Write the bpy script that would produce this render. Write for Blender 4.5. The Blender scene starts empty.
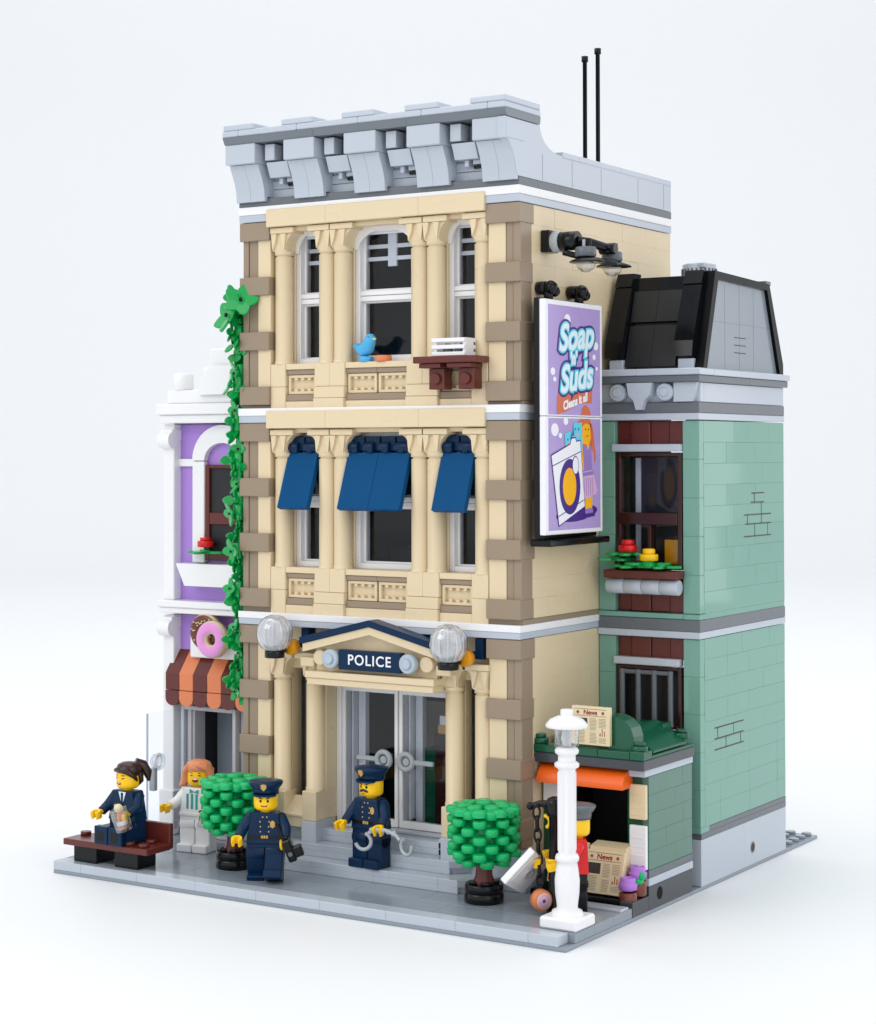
import bpy, bmesh, math, random
from mathutils import Matrix, Vector
random.seed(7)
PI = math.pi
S = 0.008                       # one stud of the toy is 8 mm
SC = bpy.context.scene
COL = SC.collection

# ------------------------------------------------------------------ camera
cam_d = bpy.data.cameras.new("camera")
cam = bpy.data.objects.new("camera", cam_d)
COL.objects.link(cam)
CX, CY, CZ, YAW, PIT, ROL, FPX = 75.197, -80.671, 23.224, -0.57551, -0.0235, -0.00107, 1954.05
fw = Vector((math.sin(YAW)*math.cos(PIT), math.cos(YAW)*math.cos(PIT), -math.sin(PIT)))
rr = Vector((math.cos(YAW), -math.sin(YAW), 0)); uu = rr.cross(fw)
r2 = math.cos(ROL)*rr + math.sin(ROL)*uu; u2 = -math.sin(ROL)*rr + math.cos(ROL)*uu
m = Matrix((r2, u2, -fw)).transposed().to_4x4()
m.translation = Vector((CX, CY, CZ))*S
cam.matrix_world = m
cam_d.sensor_fit = 'VERTICAL'; cam_d.sensor_height = 36; cam_d.sensor_width = 36
cam_d.lens = FPX/1024*36
cam_d.shift_x = 38.3/1024; cam_d.shift_y = -105.6/1024
cam_d.clip_start = 0.01; cam_d.clip_end = 60
SC.camera = cam

# ------------------------------------------------------------------ light
w = bpy.data.worlds.new("World"); SC.world = w; w.use_nodes = True
bg = w.node_tree.nodes['Background']
bg.inputs[0].default_value = (0.955, 0.975, 1.0, 1); bg.inputs[1].default_value = 0.98

def area(name, loc, target, size, power, color=(1, 1, 1)):
    d = bpy.data.lights.new(name, 'AREA'); d.shape = 'RECTANGLE'
    d.size = size[0]*S; d.size_y = size[1]*S; d.energy = power; d.color = color
    o = bpy.data.objects.new(name, d); COL.objects.link(o)
    o.location = Vector(loc)*S
    o.rotation_euler = (Vector(target)-Vector(loc)).to_track_quat('-Z', 'Y').to_euler()
    return o
area("softbox_front", (-25, -95, 90), (18, 10, 18), (80, 60), 2.4, (1, 0.98, 0.95))
area("fill_right", (150, -50, 70), (30, 15, 12), (90, 80), 1.5, (1, 0.985, 0.96))  # added fill light, brightens the floor and walls on the right
area("softbox_rear", (118, 135, 42), (30, 20, 16), (70, 80), .8, (0.97, 0.985, 1))
area("softbox_top", (20, 20, 130), (18, 12, 0), (110, 110), 2.0, (0.98, 0.99, 1))
area("backdrop_light", (-17, 66, 260), (-147, 268, 60), (320, 160), 16, (1, 1, 1))
SC.view_settings.view_transform = 'Standard'; SC.view_settings.look = 'None'
SC.view_settings.exposure = 0.0; SC.view_settings.gamma = 1.0
SC.cycles.max_bounces = 10; SC.cycles.transparent_max_bounces = 24

# ------------------------------------------------------------------ materials
def lin(c):
    return tuple(((v/255)/12.92 if v/255 <= .04045 else ((v/255+.055)/1.055)**2.4) for v in c)
MATS = {}
def abs_(name, rgb, rough=0.22, bump=0.003, scale=60, metal=0.0, coat=0.0, var=0.008):
    """moulded plastic: a faint large ripple in the gloss and a slight unevenness of tone"""
    mt = bpy.data.materials.new(name); mt.use_nodes = True
    nt = mt.node_tree; b = nt.nodes['Principled BSDF']
    c = lin(rgb)
    tc = nt.nodes.new('ShaderNodeTexCoord')
    n = nt.nodes.new('ShaderNodeTexNoise'); n.inputs['Scale'].default_value = scale; n.inputs['Detail'].default_value = 2
    nt.links.new(tc.outputs['Object'], n.inputs['Vector'])
    mix = nt.nodes.new('ShaderNodeMixRGB'); mix.inputs[1].default_value = (*[v*(1-var) for v in c], 1)
    mix.inputs[2].default_value = (*[min(1, v*(1+var)) for v in c], 1)
    nt.links.new(n.outputs['Fac'], mix.inputs[0]); nt.links.new(mix.outputs[0], b.inputs['Base Color'])
    mr = nt.nodes.new('ShaderNodeMapRange'); mr.inputs[3].default_value = rough*0.8; mr.inputs[4].default_value = rough*1.3
    nt.links.new(n.outputs['Fac'], mr.inputs[0]); nt.links.new(mr.outputs[0], b.inputs['Roughness'])
    if bump:
        n2 = nt.nodes.new('ShaderNodeTexNoise'); n2.inputs['Scale'].default_value = 70; n2.inputs['Detail'].default_value = 1
        nt.links.new(tc.outputs['Object'], n2.inputs['Vector'])
        bp = nt.nodes.new('ShaderNodeBump'); bp.inputs['Strength'].default_value = 0.25; bp.inputs['Distance'].default_value = bump*S
        nt.links.new(n2.outputs['Fac'], bp.inputs['Height']); nt.links.new(bp.outputs[0], b.inputs['Normal'])
    b.inputs['Metallic'].default_value = metal
    b.inputs['IOR'].default_value = 1.47
    MATS[name] = mt
    return mt
def clear(name, tint=(0.93, 0.95, 0.97), gloss=0.12, rough=0.03):
    mt = bpy.data.materials.new(name); mt.use_nodes = True
    nt = mt.node_tree; nt.nodes.remove(nt.nodes['Principled BSDF'])
    out = nt.nodes['Material Output']
    t = nt.nodes.new('ShaderNodeBsdfTransparent'); t.inputs[0].default_value = (*tint, 1)
    g = nt.nodes.new('ShaderNodeBsdfGlossy'); g.inputs['Roughness'].default_value = rough
    fr = nt.nodes.new('ShaderNodeLayerWeight'); fr.inputs[0].default_value = 0.5
    mr = nt.nodes.new('ShaderNodeMapRange'); mr.inputs[3].default_value = gloss*0.4; mr.inputs[4].default_value = min(1, gloss*(5 if gloss > .1 else 2))
    nt.links.new(fr.outputs['Facing'], mr.inputs[0])
    mx = nt.nodes.new('ShaderNodeMixShader')
    nt.links.new(mr.outputs[0], mx.inputs[0]); nt.links.new(t.outputs[0], mx.inputs[1]); nt.links.new(g.outputs[0], mx.inputs[2])
    nt.links.new(mx.outputs[0], out.inputs[0])
    MATS[name] = mt
    return mt
for n_, c_, r_ in [
    ('tan', (222, 203, 168), .28), ('dark_tan', (150, 132, 112), .3), ('light_grey', (184, 192, 203), .1), ('mid_grey', (134, 143, 153), .15),
    ('dark_grey', (98, 104, 110), .25), ('pave_grey', (138, 148, 158), .15), ('white', (236, 236, 238), .28),
    ('lavender', (170, 132, 212), .28), ('sand_green', (116, 163, 148), .05), ('kiosk_green', (84, 124, 109), .22),
    ('dark_green', (8, 84, 58), .18), ('red_brown', (96, 40, 34), .25), ('dark_brown', (56, 26, 24), .2),
    ('bright_green', (0, 176, 100), .2), ('leaf_green', (4, 158, 74), .16), ('navy', (6, 40, 72), .3),
    ('awning_blue', (4, 72, 120), .4), ('yellow', (252, 200, 8), .25), ('black', (13, 15, 18), .16), ('roof_black', (30, 32, 36), .38), ('barge', (12, 13, 15), .25), ('slate', (62, 66, 72), .2),
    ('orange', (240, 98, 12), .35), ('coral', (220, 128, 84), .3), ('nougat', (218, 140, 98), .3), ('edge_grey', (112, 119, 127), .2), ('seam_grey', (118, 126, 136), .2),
    ('hair_brown', (52, 26, 22), .2), ('red', (214, 18, 24), .2), ('gold', (200, 160, 86), .35),
    ('pink', (226, 150, 214), .3), ('choc', (104, 52, 38), .3), ('medium_lavender', (178, 118, 214), .25),
    ('azure', (70, 170, 222), .28), ('silver', (168, 176, 182), .25), ('amber', (224, 150, 20), .15),
    ('inside', (38, 42, 56), .5), ('inside_dark', (24, 25, 30), .5), ('paper', (226, 208, 170), .3), ('hole_shade', (6, 6, 7), .9),
    ('ink', (60, 54, 52), .5), ('ink_red', (150, 40, 36), .5), ('print_grey', (150, 138, 120), .5),
    ('teal', (40, 160, 150), .4), ('poster_lilac', (176, 154, 208), .25), ('poster_dress', (150, 122, 190), .3), ('poster_purple', (72, 44, 130), .3),
    ('poster_cyan', (96, 206, 226), .3), ('poster_pale', (222, 238, 246), .3), ('poster_orange', (208, 110, 74), .3),
    ('poster_yellow', (246, 180, 24), .3), ('poster_white', (236, 236, 242), .3), ('sign_grey', (176, 190, 202), .15),
    ('pale_pink', (216, 172, 204), .3), ('light_shade', (190, 190, 196), .3), ('warm_brown', (120, 62, 50), .25)]:
    abs_(n_, c_, r_)
for n_, v_ in (('awning_blue', 1.16), ('black', 1.36), ('navy', 1.3), ('barge', 1.2)): MATS[n_].node_tree.nodes['Principled BSDF'].inputs['IOR'].default_value = v_
clear('glass', (0.88, 0.90, 0.93), 0.035)
clear('clear_plastic', (0.965, 0.972, 0.985), 0.13, 0.05)
fz = clear('frost', (0.965, 0.972, 0.985), 0.15, 0.1)
nt_ = fz.node_tree; df = nt_.nodes.new('ShaderNodeBsdfDiffuse'); df.inputs[0].default_value = (.93, .94, .96, 1)
m2 = nt_.nodes.new('ShaderNodeMixShader'); m2.inputs[0].default_value = .45
o_ = [n for n in nt_.nodes if n.type == 'OUTPUT_MATERIAL'][0]; src = o_.inputs[0].links[0].from_socket
nt_.links.new(src, m2.inputs[1]); nt_.links.new(df.outputs[0], m2.inputs[2]); nt_.links.new(m2.outputs[0], o_.inputs[0])
clear('clear_edge', (0.62, 0.66, 0.74), 0.1)
clear('door_glass', (0.965, 0.975, 0.985), 0.01)

# table / sweep
mt = bpy.data.materials.new('white_sweep'); mt.use_nodes = True
b_ = mt.node_tree.nodes['Principled BSDF']; b_.inputs['Roughness'].default_value = 0.55
b_.inputs['Base Color'].default_value = (0.86, 0.88, 0.905, 1)
tn = mt.node_tree.nodes.new('ShaderNodeTexNoise'); tn.inputs['Scale'].default_value = 6
mm = mt.node_tree.nodes.new('ShaderNodeMixRGB'); mm.inputs[1].default_value = (0.795, 0.81, 0.83, 1); mm.inputs[2].default_value = (0.805, 0.82, 0.84, 1)
mt.node_tree.links.new(tn.outputs['Fac'], mm.inputs[0]); mt.node_tree.links.new(mm.outputs[0], b_.inputs['Base Color'])
MATS['white_sweep'] = mt

# ------------------------------------------------------------------ mesh builder (all in studs)
class MB:
    def __init__(s):
        s.v = []; s.f = []; s.m = []; s.sm = []; s.M = Matrix.Identity(4); s.mats = []
    def _mi(s, mat):
        if mat not in s.mats: s.mats.append(mat)
        return s.mats.index(mat)
    def add(s, vs, fs, mat, smooth=False):
        o = len(s.v); k = s._mi(mat)
        s.v += [s.M @ Vector(p) for p in vs]
        for f in fs:
            s.f.append([i+o for i in f]); s.m.append(k); s.sm.append(smooth)
        return s
    def box(s, x0, x1, y0, y1, z0, z1, mat, b=0.03):
        b = min(b, (x1-x0)*.45, (y1-y0)*.45, (z1-z0)*.45)
        X = (x0, x1); Y = (y0, y1); Z = (z0, z1); vs = []; idx = {}
        for i in (0, 1):
            for j in (0, 1):
                for k in (0, 1):
                    sx, sy, sz = (1, -1)[i], (1, -1)[j], (1, -1)[k]
                    for a in range(3):   # a = axis whose face this vertex lies on
                        p = [X[i]+sx*b, Y[j]+sy*b, Z[k]+sz*b]
                        p[a] = (X[i], Y[j], Z[k])[a]
                        idx[(i, j, k, a)] = len(vs); vs.append(p)
        fs = []
        for i in (0, 1):
            q = [(i, 0, 0, 0), (i, 1, 0, 0), (i, 1, 1, 0), (i, 0, 1, 0)]; fs.append([idx[t] for t in (q if i else q[::-1])])
            q = [(0, i, 0, 1), (0, i, 1, 1), (1, i, 1, 1), (1, i, 0, 1)]; fs.append([idx[t] for t in (q if i else q[::-1])])
            q = [(0, 0, i, 2), (1, 0, i, 2), (1, 1, i, 2), (0, 1, i, 2)]; fs.append([idx[t] for t in (q if i else q[::-1])])
        for i in (0, 1):
            for j in (0, 1):
                e = [(i, j, 0, 0), (i, j, 1, 0), (i, j, 1, 1), (i, j, 0, 1)]; fs.append([idx[t] for t in (e if i != j else e[::-1])])
                e = [(i, 0, j, 0), (i, 1, j, 0), (i, 1, j, 2), (i, 0, j, 2)]; fs.append([idx[t] for t in (e if i == j else e[::-1])])
                e = [(0, i, j, 1), (1, i, j, 1), (1, i, j, 2), (0, i, j, 2)]; fs.append([idx[t] for t in (e if i != j else e[::-1])])
                for k in (0, 1):
                    t = [(i, j, k, 0), (i, j, k, 1), (i, j, k, 2)]
                    fs.append([idx[q] for q in (t if (i+j+k) % 2 == 1 else t[::-1])])
        return s.add(vs, fs, mat)
    def prism(s, pts, axis, a, b, mat, smooth=False):
        """2-D outline extruded along an axis from a to b"""
        n = len(pts)
        def P(p, t):
            return {'x': (t, p[0], p[1]), 'y': (p[0], t, p[1]), 'z': (p[0], p[1], t)}[axis]
        vs = [P(p, a) for p in pts]+[P(p, b) for p in pts]
        fs = [list(range(n))[::-1], [n+i for i in range(n)]]
        s.add(vs, fs, mat)
        vs2 = list(vs)
        s.add(vs2, [[i, (i+1) % n, n+(i+1) % n, n+i] for i in range(n)], mat, smooth)
        return s
    def lathe(s, prof, c, mat, seg=24, axis='z', smooth=True, a0=0.0, a1=2*PI, caps=True):
        full = abs(a1-a0-2*PI) < 1e-6
        n = seg if full else seg+1
        vs = []; fs = []
        for (r, h) in prof:
            for i in range(n):
                a = a0+(a1-a0)*i/seg
                x, y = r*math.cos(a), r*math.sin(a)
                p = {'z': (x, y, h), 'y': (x, h, y), 'x': (h, x, y)}[axis]
                vs.append((c[0]+p[0], c[1]+p[1], c[2]+p[2]))
        for j in range(len(prof)-1):
            for i in range(seg):
                i2 = (i+1) % n
                fs.append([j*n+i, j*n+i2, (j+1)*n+i2, (j+1)*n+i])
        s.add(vs, fs, mat, smooth)
        for j in (0, len(prof)-1):
            if prof[j][0] > 1e-4 and full and caps:
                s.add([vs[j*n+i] for i in range(n)], [list(range(n)) if j else list(range(n))[::-1]], mat)
        return s
    def cyl(s, c, r, h, mat, axis='z', seg=24, b=0.03, r1=None):
        r1 = r if r1 is None else r1
        b = min(b, h*.4)
        return s.lathe([(r-b, 0), (r, b), (r1, h-b), (r1-b, h)], c, mat, seg, axis)
    def stud(s, x, y, z, mat, axis='z', r=0.3, h=0.2):
        return s.cyl((x, y, z), r, h, mat, axis, 20, 0.025)
    def tube(s, pts, rad, mat, seg=12, caps=True):
        pts = [Vector(p) for p in pts]; n = len(pts)
        rad = rad if isinstance(rad, (list, tuple)) else [rad]*n
        vs = []; fs = []; prev = None
        for i, p in enumerate(pts):
            t = (pts[min(i+1, n-1)]-pts[max(i-1, 0)]).normalized()
            if prev is None:
                u = t.orthogonal().normalized()
            else:
                u = (prev-t*prev.dot(t)).normalized()
            prev = u; v = t.cross(u)
            for k in range(seg):
                a = 2*PI*k/seg
                vs.append(p+(u*math.cos(a)+v*math.sin(a))*rad[i])
        for i in range(n-1):
            for k in range(seg):
                k2 = (k+1) % seg
                fs.append([i*seg+k, i*seg+k2, (i+1)*seg+k2, (i+1)*seg+k])
        s.add(vs, fs, mat, True)
        if caps:
            s.add(vs[:seg], [list(range(seg))[::-1]], mat); s.add(vs[-seg:], [list(range(seg))], mat)
        return s
    def torus(s, c, R, r, mat, axis='z', seg=28, ring=10, a0=0, a1=2*PI):
        pts = []; full = abs(a1-a0-2*PI) < 1e-6
        n = seg if full else seg+1
        vs = []; fs = []
        for i in range(n):
            a = a0+(a1-a0)*i/seg
            for k in range(ring):
                t = 2*PI*k/ring
                q = R+r*math.cos(t); h = r*math.sin(t)
                x, y = q*math.cos(a), q*math.sin(a)
                p = {'z': (x, y, h), 'y': (x, h, y), 'x': (h, x, y)}[axis]
                vs.append((c[0]+p[0], c[1]+p[1], c[2]+p[2]))
        for i in range(seg):
            i2 = (i+1) % n
            for k in range(ring):
                k2 = (k+1) % ring
                fs.append([i*ring+k, i2*ring+k, i2*ring+k2, i*ring+k2])
        s.add(vs, fs, mat, True)
        if not full:
            s.add(vs[:ring], [list(range(ring))], mat); s.add(vs[-ring:], [list(range(ring))[::-1]], mat)
        return s
    def ball(s, c, r, mat, seg=20, sc=(1, 1, 1)):
        n = 10; o = s.M.copy()
        s.M = o @ Matrix.Translation(c) @ Matrix.Diagonal((*sc, 1))
        s.lathe([(max(1e-5, r*math.sin(PI*i/n)), -r*math.cos(PI*i/n)) for i in range(n+1)], (0, 0, 0), mat, seg)
        s.M = o
        return s
    def build(s, name, parent=None, local=False, origin=None):
        base = Vector((0, 0, 0)); own = Vector((0, 0, 0))
        if parent is not None and not local:
            r = parent
            while r.parent: r = r.parent
            base = Vector(r['_b']) if '_b' in r else base
        if parent is None and origin is not None:
            base = Vector(origin)
        me = bpy.data.meshes.new(name)
        me.from_pydata([(p-base)*S for p in s.v], [], s.f)
        for mn in s.mats: me.materials.append(MATS[mn])
        me.polygons.foreach_set('material_index', s.m)
        me.polygons.foreach_set('use_smooth', s.sm)
        me.update()
        bm = bmesh.new(); bm.from_mesh(me); bmesh.ops.recalc_face_normals(bm, faces=bm.faces[:]); bm.to_mesh(me); bm.free()
        o = bpy.data.objects.new(name, me); COL.objects.link(o)
        if parent is not None: o.parent = parent
        elif origin is not None: o.location = base*S; o['_b'] = list(base)
        return o

def tag(o, label, cat, group=None):
    o['label'] = label; o['category'] = cat
    if group: o['group'] = group
    return o
def thing(name, label, cat, loc=(0, 0, 0), rz=0, group=None):
    o = bpy.data.objects.new(name, None); COL.objects.link(o)
    o.empty_display_size = S
    o.location = Vector(loc)*S; o.rotation_euler = (0, 0, rz)
    o['_b'] = list(loc)
    return tag(o, label, cat, group)
def struct(o):
    o['kind'] = 'structure'; return o
def rot(mb, M): mb.M = M; return mb
def text_mesh(name, body, size, M, mat, parent, extrude=0.02, bevel=0.0, shear=0.0, zs=1.0, spacing=1.0, world=True, sx=1.0):
    """letters as thin solids; M maps the text plane into place (studs)"""
    cu = bpy.data.curves.new(name, 'FONT'); cu.body = body; cu.size = size; cu.extrude = extrude
    cu.bevel_depth = bevel; cu.bevel_resolution = 2; cu.shear = shear; cu.align_x = 'CENTER'; cu.align_y = 'CENTER'
    cu.space_character = spacing
    t = bpy.data.objects.new(name+'_tmp', cu); COL.objects.link(t)
    bpy.context.view_layer.update()
    me = bpy.data.meshes.new_from_object(t.evaluated_get(bpy.context.evaluated_depsgraph_get()))
    bpy.data.objects.remove(t); me.name = name
    me.transform(Matrix.Diagonal((sx, 1, zs, 1)))
    me.transform(M)
    base = Vector((0, 0, 0))
    if world and parent is not None:
        r = parent
        while r.parent: r = r.parent
        base = Vector(r['_b'])
    me.transform(Matrix.Translation(-base)); me.transform(Matrix.Scale(S, 4))
    me.materials.clear(); me.materials.append(MATS[mat])
    o = bpy.data.objects.new(name, me); COL.objects.link(o); o.parent = parent
    return o
FRONT = Matrix(((1, 0, 0, 0), (0, 0, -1, 0), (0, 1, 0, 0), (0, 0, 0, 1)))          # text facing -y
SIDE = Matrix(((0, 0, 1, 0), (1, 0, 0, 0), (0, 1, 0, 0), (0, 0, 0, 1)))           # text facing +x

def tiled(mb, ax, pos, th, u0, u1, z0, z1, rows, mat, lens=(2, 3, 4, 4), b=0.02, out=1, gap=0.0):
    """running courses of smooth tiles as real, slightly chamfered pieces. ax 'x': wall plane x=pos facing +x (out=1)"""
    h = (z1-z0)/rows
    for r in range(rows):
        u = u0
        first = True
        while u < u1-1e-6:
            L = random.choice(lens)
            if first and r % 2: L = max(1, L-1)
            first = False
            e = min(u+L, u1)
            if u1-e < 0.9: e = u1
            d = random.uniform(0, 0.006)
            a, c = (pos-th, pos-d) if out > 0 else (pos+d, pos+th)
            if ax == 'x':
                cc = Vector(((a+c)/2, (u+e)/2, z0+(r+.5)*h)); o_ = mb.M.copy()
                mb.M = Matrix.Translation(cc) @ Matrix.Rotation(random.uniform(-.004, .004), 4, 'Z') @ Matrix.Rotation(random.uniform(-.006, .006), 4, 'Y') @ Matrix.Translation(-cc)
                mb.box(a, c, u, e, z0+r*h, z0+(r+1)*h, mat, b); mb.M = o_
            else: mb.box(u, e, a, c, z0+r*h, z0+(r+1)*h, mat, b)
            u = e

# ================================================================== THE SETTING
sw = MB()
prof = [(-400, 0)]+[(250+120*math.sin(a), 120-120*math.cos(a)) for a in [PI/2*i/16 for i in range(17)]]+[(370, 420)]
vs = []; fs = []
c_, s_ = math.cos(YAW), math.sin(YAW)
for (d, z) in prof:
    for t in (-420, 420):
        vs.append((16+d*s_+t*c_, 16+d*c_-t*s_, z))
fs = [[2*i, 2*i+1, 2*i+3, 2*i+2] for i in range(len(prof)-1)]
sw.add(vs, fs, 'white_sweep', True)
struct(sw.build('studio_backdrop'))

pv = MB()
pv.box(0, 32, 0, 32, 0.004, .2, 'pave_grey', .03)
u = 0
for L in (2, 4, 4, 4, 4, 4, 4, 4, 1.6): pv.box(u, u+L, 0, 1, .2, .68, 'light_grey', .03); u += L
# sidewalk tiles
y = 1
rowi = 0
for yy, d in ((1, 2), (3, 2), (5, 2), (7, 3)):
    u = 0; k = 0
    while u < 32:
        L = 2 if (u == 0 and rowi % 2) else 4
        L = min(L, 32-u)
        pv.box(u, min(u+L, 31.97), yy, yy+d, .2, .68-0.004*(k % 2), 'pave_grey', .025); u += L; k += 1
    rowi += 1
pv.box(28.2, 31.9, 5.9, 6.75, .66, .80, 'light_grey', .03)
for i in range(32):
    for yy in (27.5, 28.5, 29.5, 30.5, 31.5):
        if i >= 22: pv.stud(i+.5, yy, .2, 'pave_grey', h=.18)
struct(pv.build('pavement'))

st = MB()
def oct_step(y0, x0, x1, z0, z1, mat, ch=1.4):
    pts = [(x0, y0), (x1, y0), (x1+ch, y0+ch), (x1+ch, 8.4), (x0-ch, 8.4), (x0-ch, y0+ch)]
    hz = (z0+z1)/2
    for a, b in ((z0, hz-.006), (hz+.006, z1)):
        st.prism(pts, 'z', a, b, mat)
    # seams between the front tiles
for y0, x0, x1, z0 in ((5.0, 10.9, 23.1, .68), (6.0, 12.0, 22.0, 1.36), (7.0, 12.6, 21.4, 2.04)):
    h = .34
    for k in range(2):
        u = x0
        while u < x1:
            e = min(u+random.choice((3, 4, 2)), x1)
            if x1-e < 1: e = x1
            st.box(u, e, y0, y0+1.4, z0+k*h, z0+(k+1)*h, 'light_grey', .022); u = e
        for sgn, xe in ((1, x1), (-1, x0)):
            xa = xe+sgn*1.3
            pts = [(xe+sgn*.004, y0), (xa, y0+1.3), (xa, 8.4), (xe+sgn*.004, 8.4)]
            if k == 0: pts = [(xe, y0+.25), (xa-sgn*.2, y0+1.4), (xa-sgn*.2, 8.4), (xe, 8.4)]
            st.prism(pts, 'z', z0+k*h, z0+(k+1)*h-.01, 'light_grey')
    st.box(x0, x1, y0+1.41, 10.0, z0, z0+.67, 'light_grey', .02)
struct(st.build('entrance_steps'))

# ================================================================== POLICE STATION
PS = thing('police_station', 'three storey tan toy brick police station with grey cornice, standing in the middle', 'toy building', (17, 15.5, .34))
W2, W3 = 14.31, 25.53
wall = MB()
# side wall right, left, back
for z0, z1, rows in ((2.0, 13.63, 11), (14.65, 24.85, 10), (25.87, 36.07, 10)):
    tiled(wall, 'x', 25.96, .5, 7.3, 24.6, z0, z1, rows, 'tan', (3, 4, 6, 8), .006)
    wall.box(8.04, 8.5, 7.3, 24.6, z0, z1, 'tan')
    wall.box(8.5, 25.4, 24.1, 24.6, z0, z1, 'tan')
wall.box(8.1, 25.4, 8.2, 24.5, .34, 2.0, 'light_grey')
wall.box(25.4, 25.96, 8.2, 24.6, .34, 2.0, 'light_grey')
# front piers and headers behind the columns
for W, top in ((W2, 24.85), (W3, 36.07)):
    for a, b in ((10, 11), (13, 15), (19, 21), (23, 24)):
        wall.box(a, b, 7.55, 8.6, W+2.5, top, 'tan')
    wall.box(10, 24, 7.56, 8.6, top-.55, top-.002, 'tan')
    wall.box(10, 24, 7.5, 8.6, W-.3, W+2.5, 'tan')
for a, b in ((10, 11), (12.2, 13.2), (21.3, 22.2), (23, 24)):
    wall.box(a, b, 7.3, 8.4, 2.7, 13.6, 'tan')
wall.box(10, 24, 7.31, 8.4, 11.3, 13.6, 'tan')
wall.box(8.1, 13.3, 7.0, 8.3, .68, 2.9, 'light_grey'); wall.box(20.7, 25.9, 7.0, 8.3, .68, 2.9, 'light_grey')
wall.build('wall', PS)
# courses between the storeys
bands = MB()
def ring(z0, z1, mat, o=0.0, front=6.36):
    bands = MB()
    bands.box(7.98-o, 26.02+o, front-o, 8.4, z0, z1, mat, .02)
    bands.box(25.3, 26.02+o, 8.4, 24.62+o, z0, z1, mat, .02)
    bands.box(7.98-o, 8.7, 8.4, 24.62+o, z0, z1, mat, .02)
    bands.box(8.7, 25.3, 24.0, 24.62+o, z0, z1, mat, .02)
    bands.build('string_course', PS)
ring(13.66, 14.0, 'light_grey'); ring(14.005, 14.37, 'white', .03)
ring(14.375, 14.64, 'dark_tan', 0, 6.75)
ring(24.88, 25.26, 'light_grey'); ring(25.265, 25.68, 'white', .03)
ring(25.685, 25.86, 'dark_tan', 0, 6.75)
ring(36.1, 36.5, 'light_grey'); ring(36.505, 36.95, 'white', .03); ring(36.955, 37.38, 'dark_grey', .0)

for cx0, inner in ((8, 1), (24, 0)):
    q = MB()
    for base, tops in ((3.0, (4.45, 7.51, 10.57, 13.63)), (14.65, (15.67, 18.73, 21.79, 24.85)), (25.87, (26.89, 29.95, 33.01, 36.07))):
        zb, zt = base, tops[-1]
        if inner:
            q.box(cx0+.08, cx0+.45, 6.62, 7.4, zb, zt, 'dark_tan'); q.box(cx0+.46, cx0+1.1, 6.7, 7.4, zb, zt, 'dark_tan')
            q.box(cx0+1.12, cx0+1.98, 6.62, 7.4, zb, zt, 'tan')
        else:
            q.box(cx0+.05, cx0+1.08, 6.62, 7.4, zb, zt, 'tan'); q.box(cx0+1.1, cx0+1.52, 6.66, 7.4, zb, zt, 'dark_tan')
            q.box(cx0+1.53, cx0+1.98, 6.60, 7.78, zb, zt, 'dark_tan')
        for i, t in enumerate(tops):
            dx = 0.03*(i % 2)
            q.box(cx0-.02, cx0+2.02, 6.40, 7.84+.12*(i % 2), t-1.02, t, 'dark_tan', .035)
    q.build('corner_quoin', PS)

def column(x, z0, z1, y=7.1, cap=True, r=.5, fl='b'):
    c = MB()
    c.lathe([(r+.03, z0), (r+.03, z0+.18), (r, z0+.2), (r, z1-.32), (r-.07, z1-.30), (r-.07, z1-.22), (r+.03, z1-.2), (r+.03, z1)], (x, y, 0), 'tan', 28)
    o = c.build('column', PS)
    if cap:
        k = MB()
        F_ = .5
        L_ = F_ if fl in ('l', 'b') else .06
        R_ = F_ if fl in ('r', 'b') else .06
        k.box(x-.5-L_, x+.5+R_, y-.62, y+.5, z1+.98, z1+1.3, 'tan', .03)
        n = 8
        pts = [(x-.44, z1), (x+.44, z1)]
        for i_ in range(n+1):
            t_ = PI/2*i_/n; pts.append((x+.44+(R_+.04)*(1-math.cos(t_)), z1+.15+.82*math.sin(t_)))
        for i_ in range(n, -1, -1):
            t_ = PI/2*i_/n; pts.append((x-.44-(L_+.04)*(1-math.cos(t_)), z1+.15+.82*math.sin(t_)))
        k.prism(pts, 'y', y-.44, y+.5, 'tan')
        # scooped front: two raised leaves either side of a hollow
        for sg_ in (-1, 1):
            k.prism([(x+sg_*.40, z1+.05), (x+sg_*.5, z1+.96), (x+sg_*.14, z1+.96), (x+sg_*.2, z1+.55)], 'y', y-.6, y-.42, 'tan')
        k.build('capital', o)
    return o
for W in (W2, W3):
    capz = 23.18 if W == W2 else 34.4
    for x, fl in ((10.6, 'r'), (13.58, 'l'), (14.58, 'r'), (19.58, 'l'), (20.58, 'r'), (23.52, 'l')):
        column(x, W+2.57, capz, fl=fl)
for x, fl in ((10.6, 'r'), (12.8, 'l'), (21.75, 'r'), (23.55, 'l')):
    column(x, 4.6 if x in (10.6, 23.55) else 4.75, 10.95, y=7.0, fl=fl)

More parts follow.
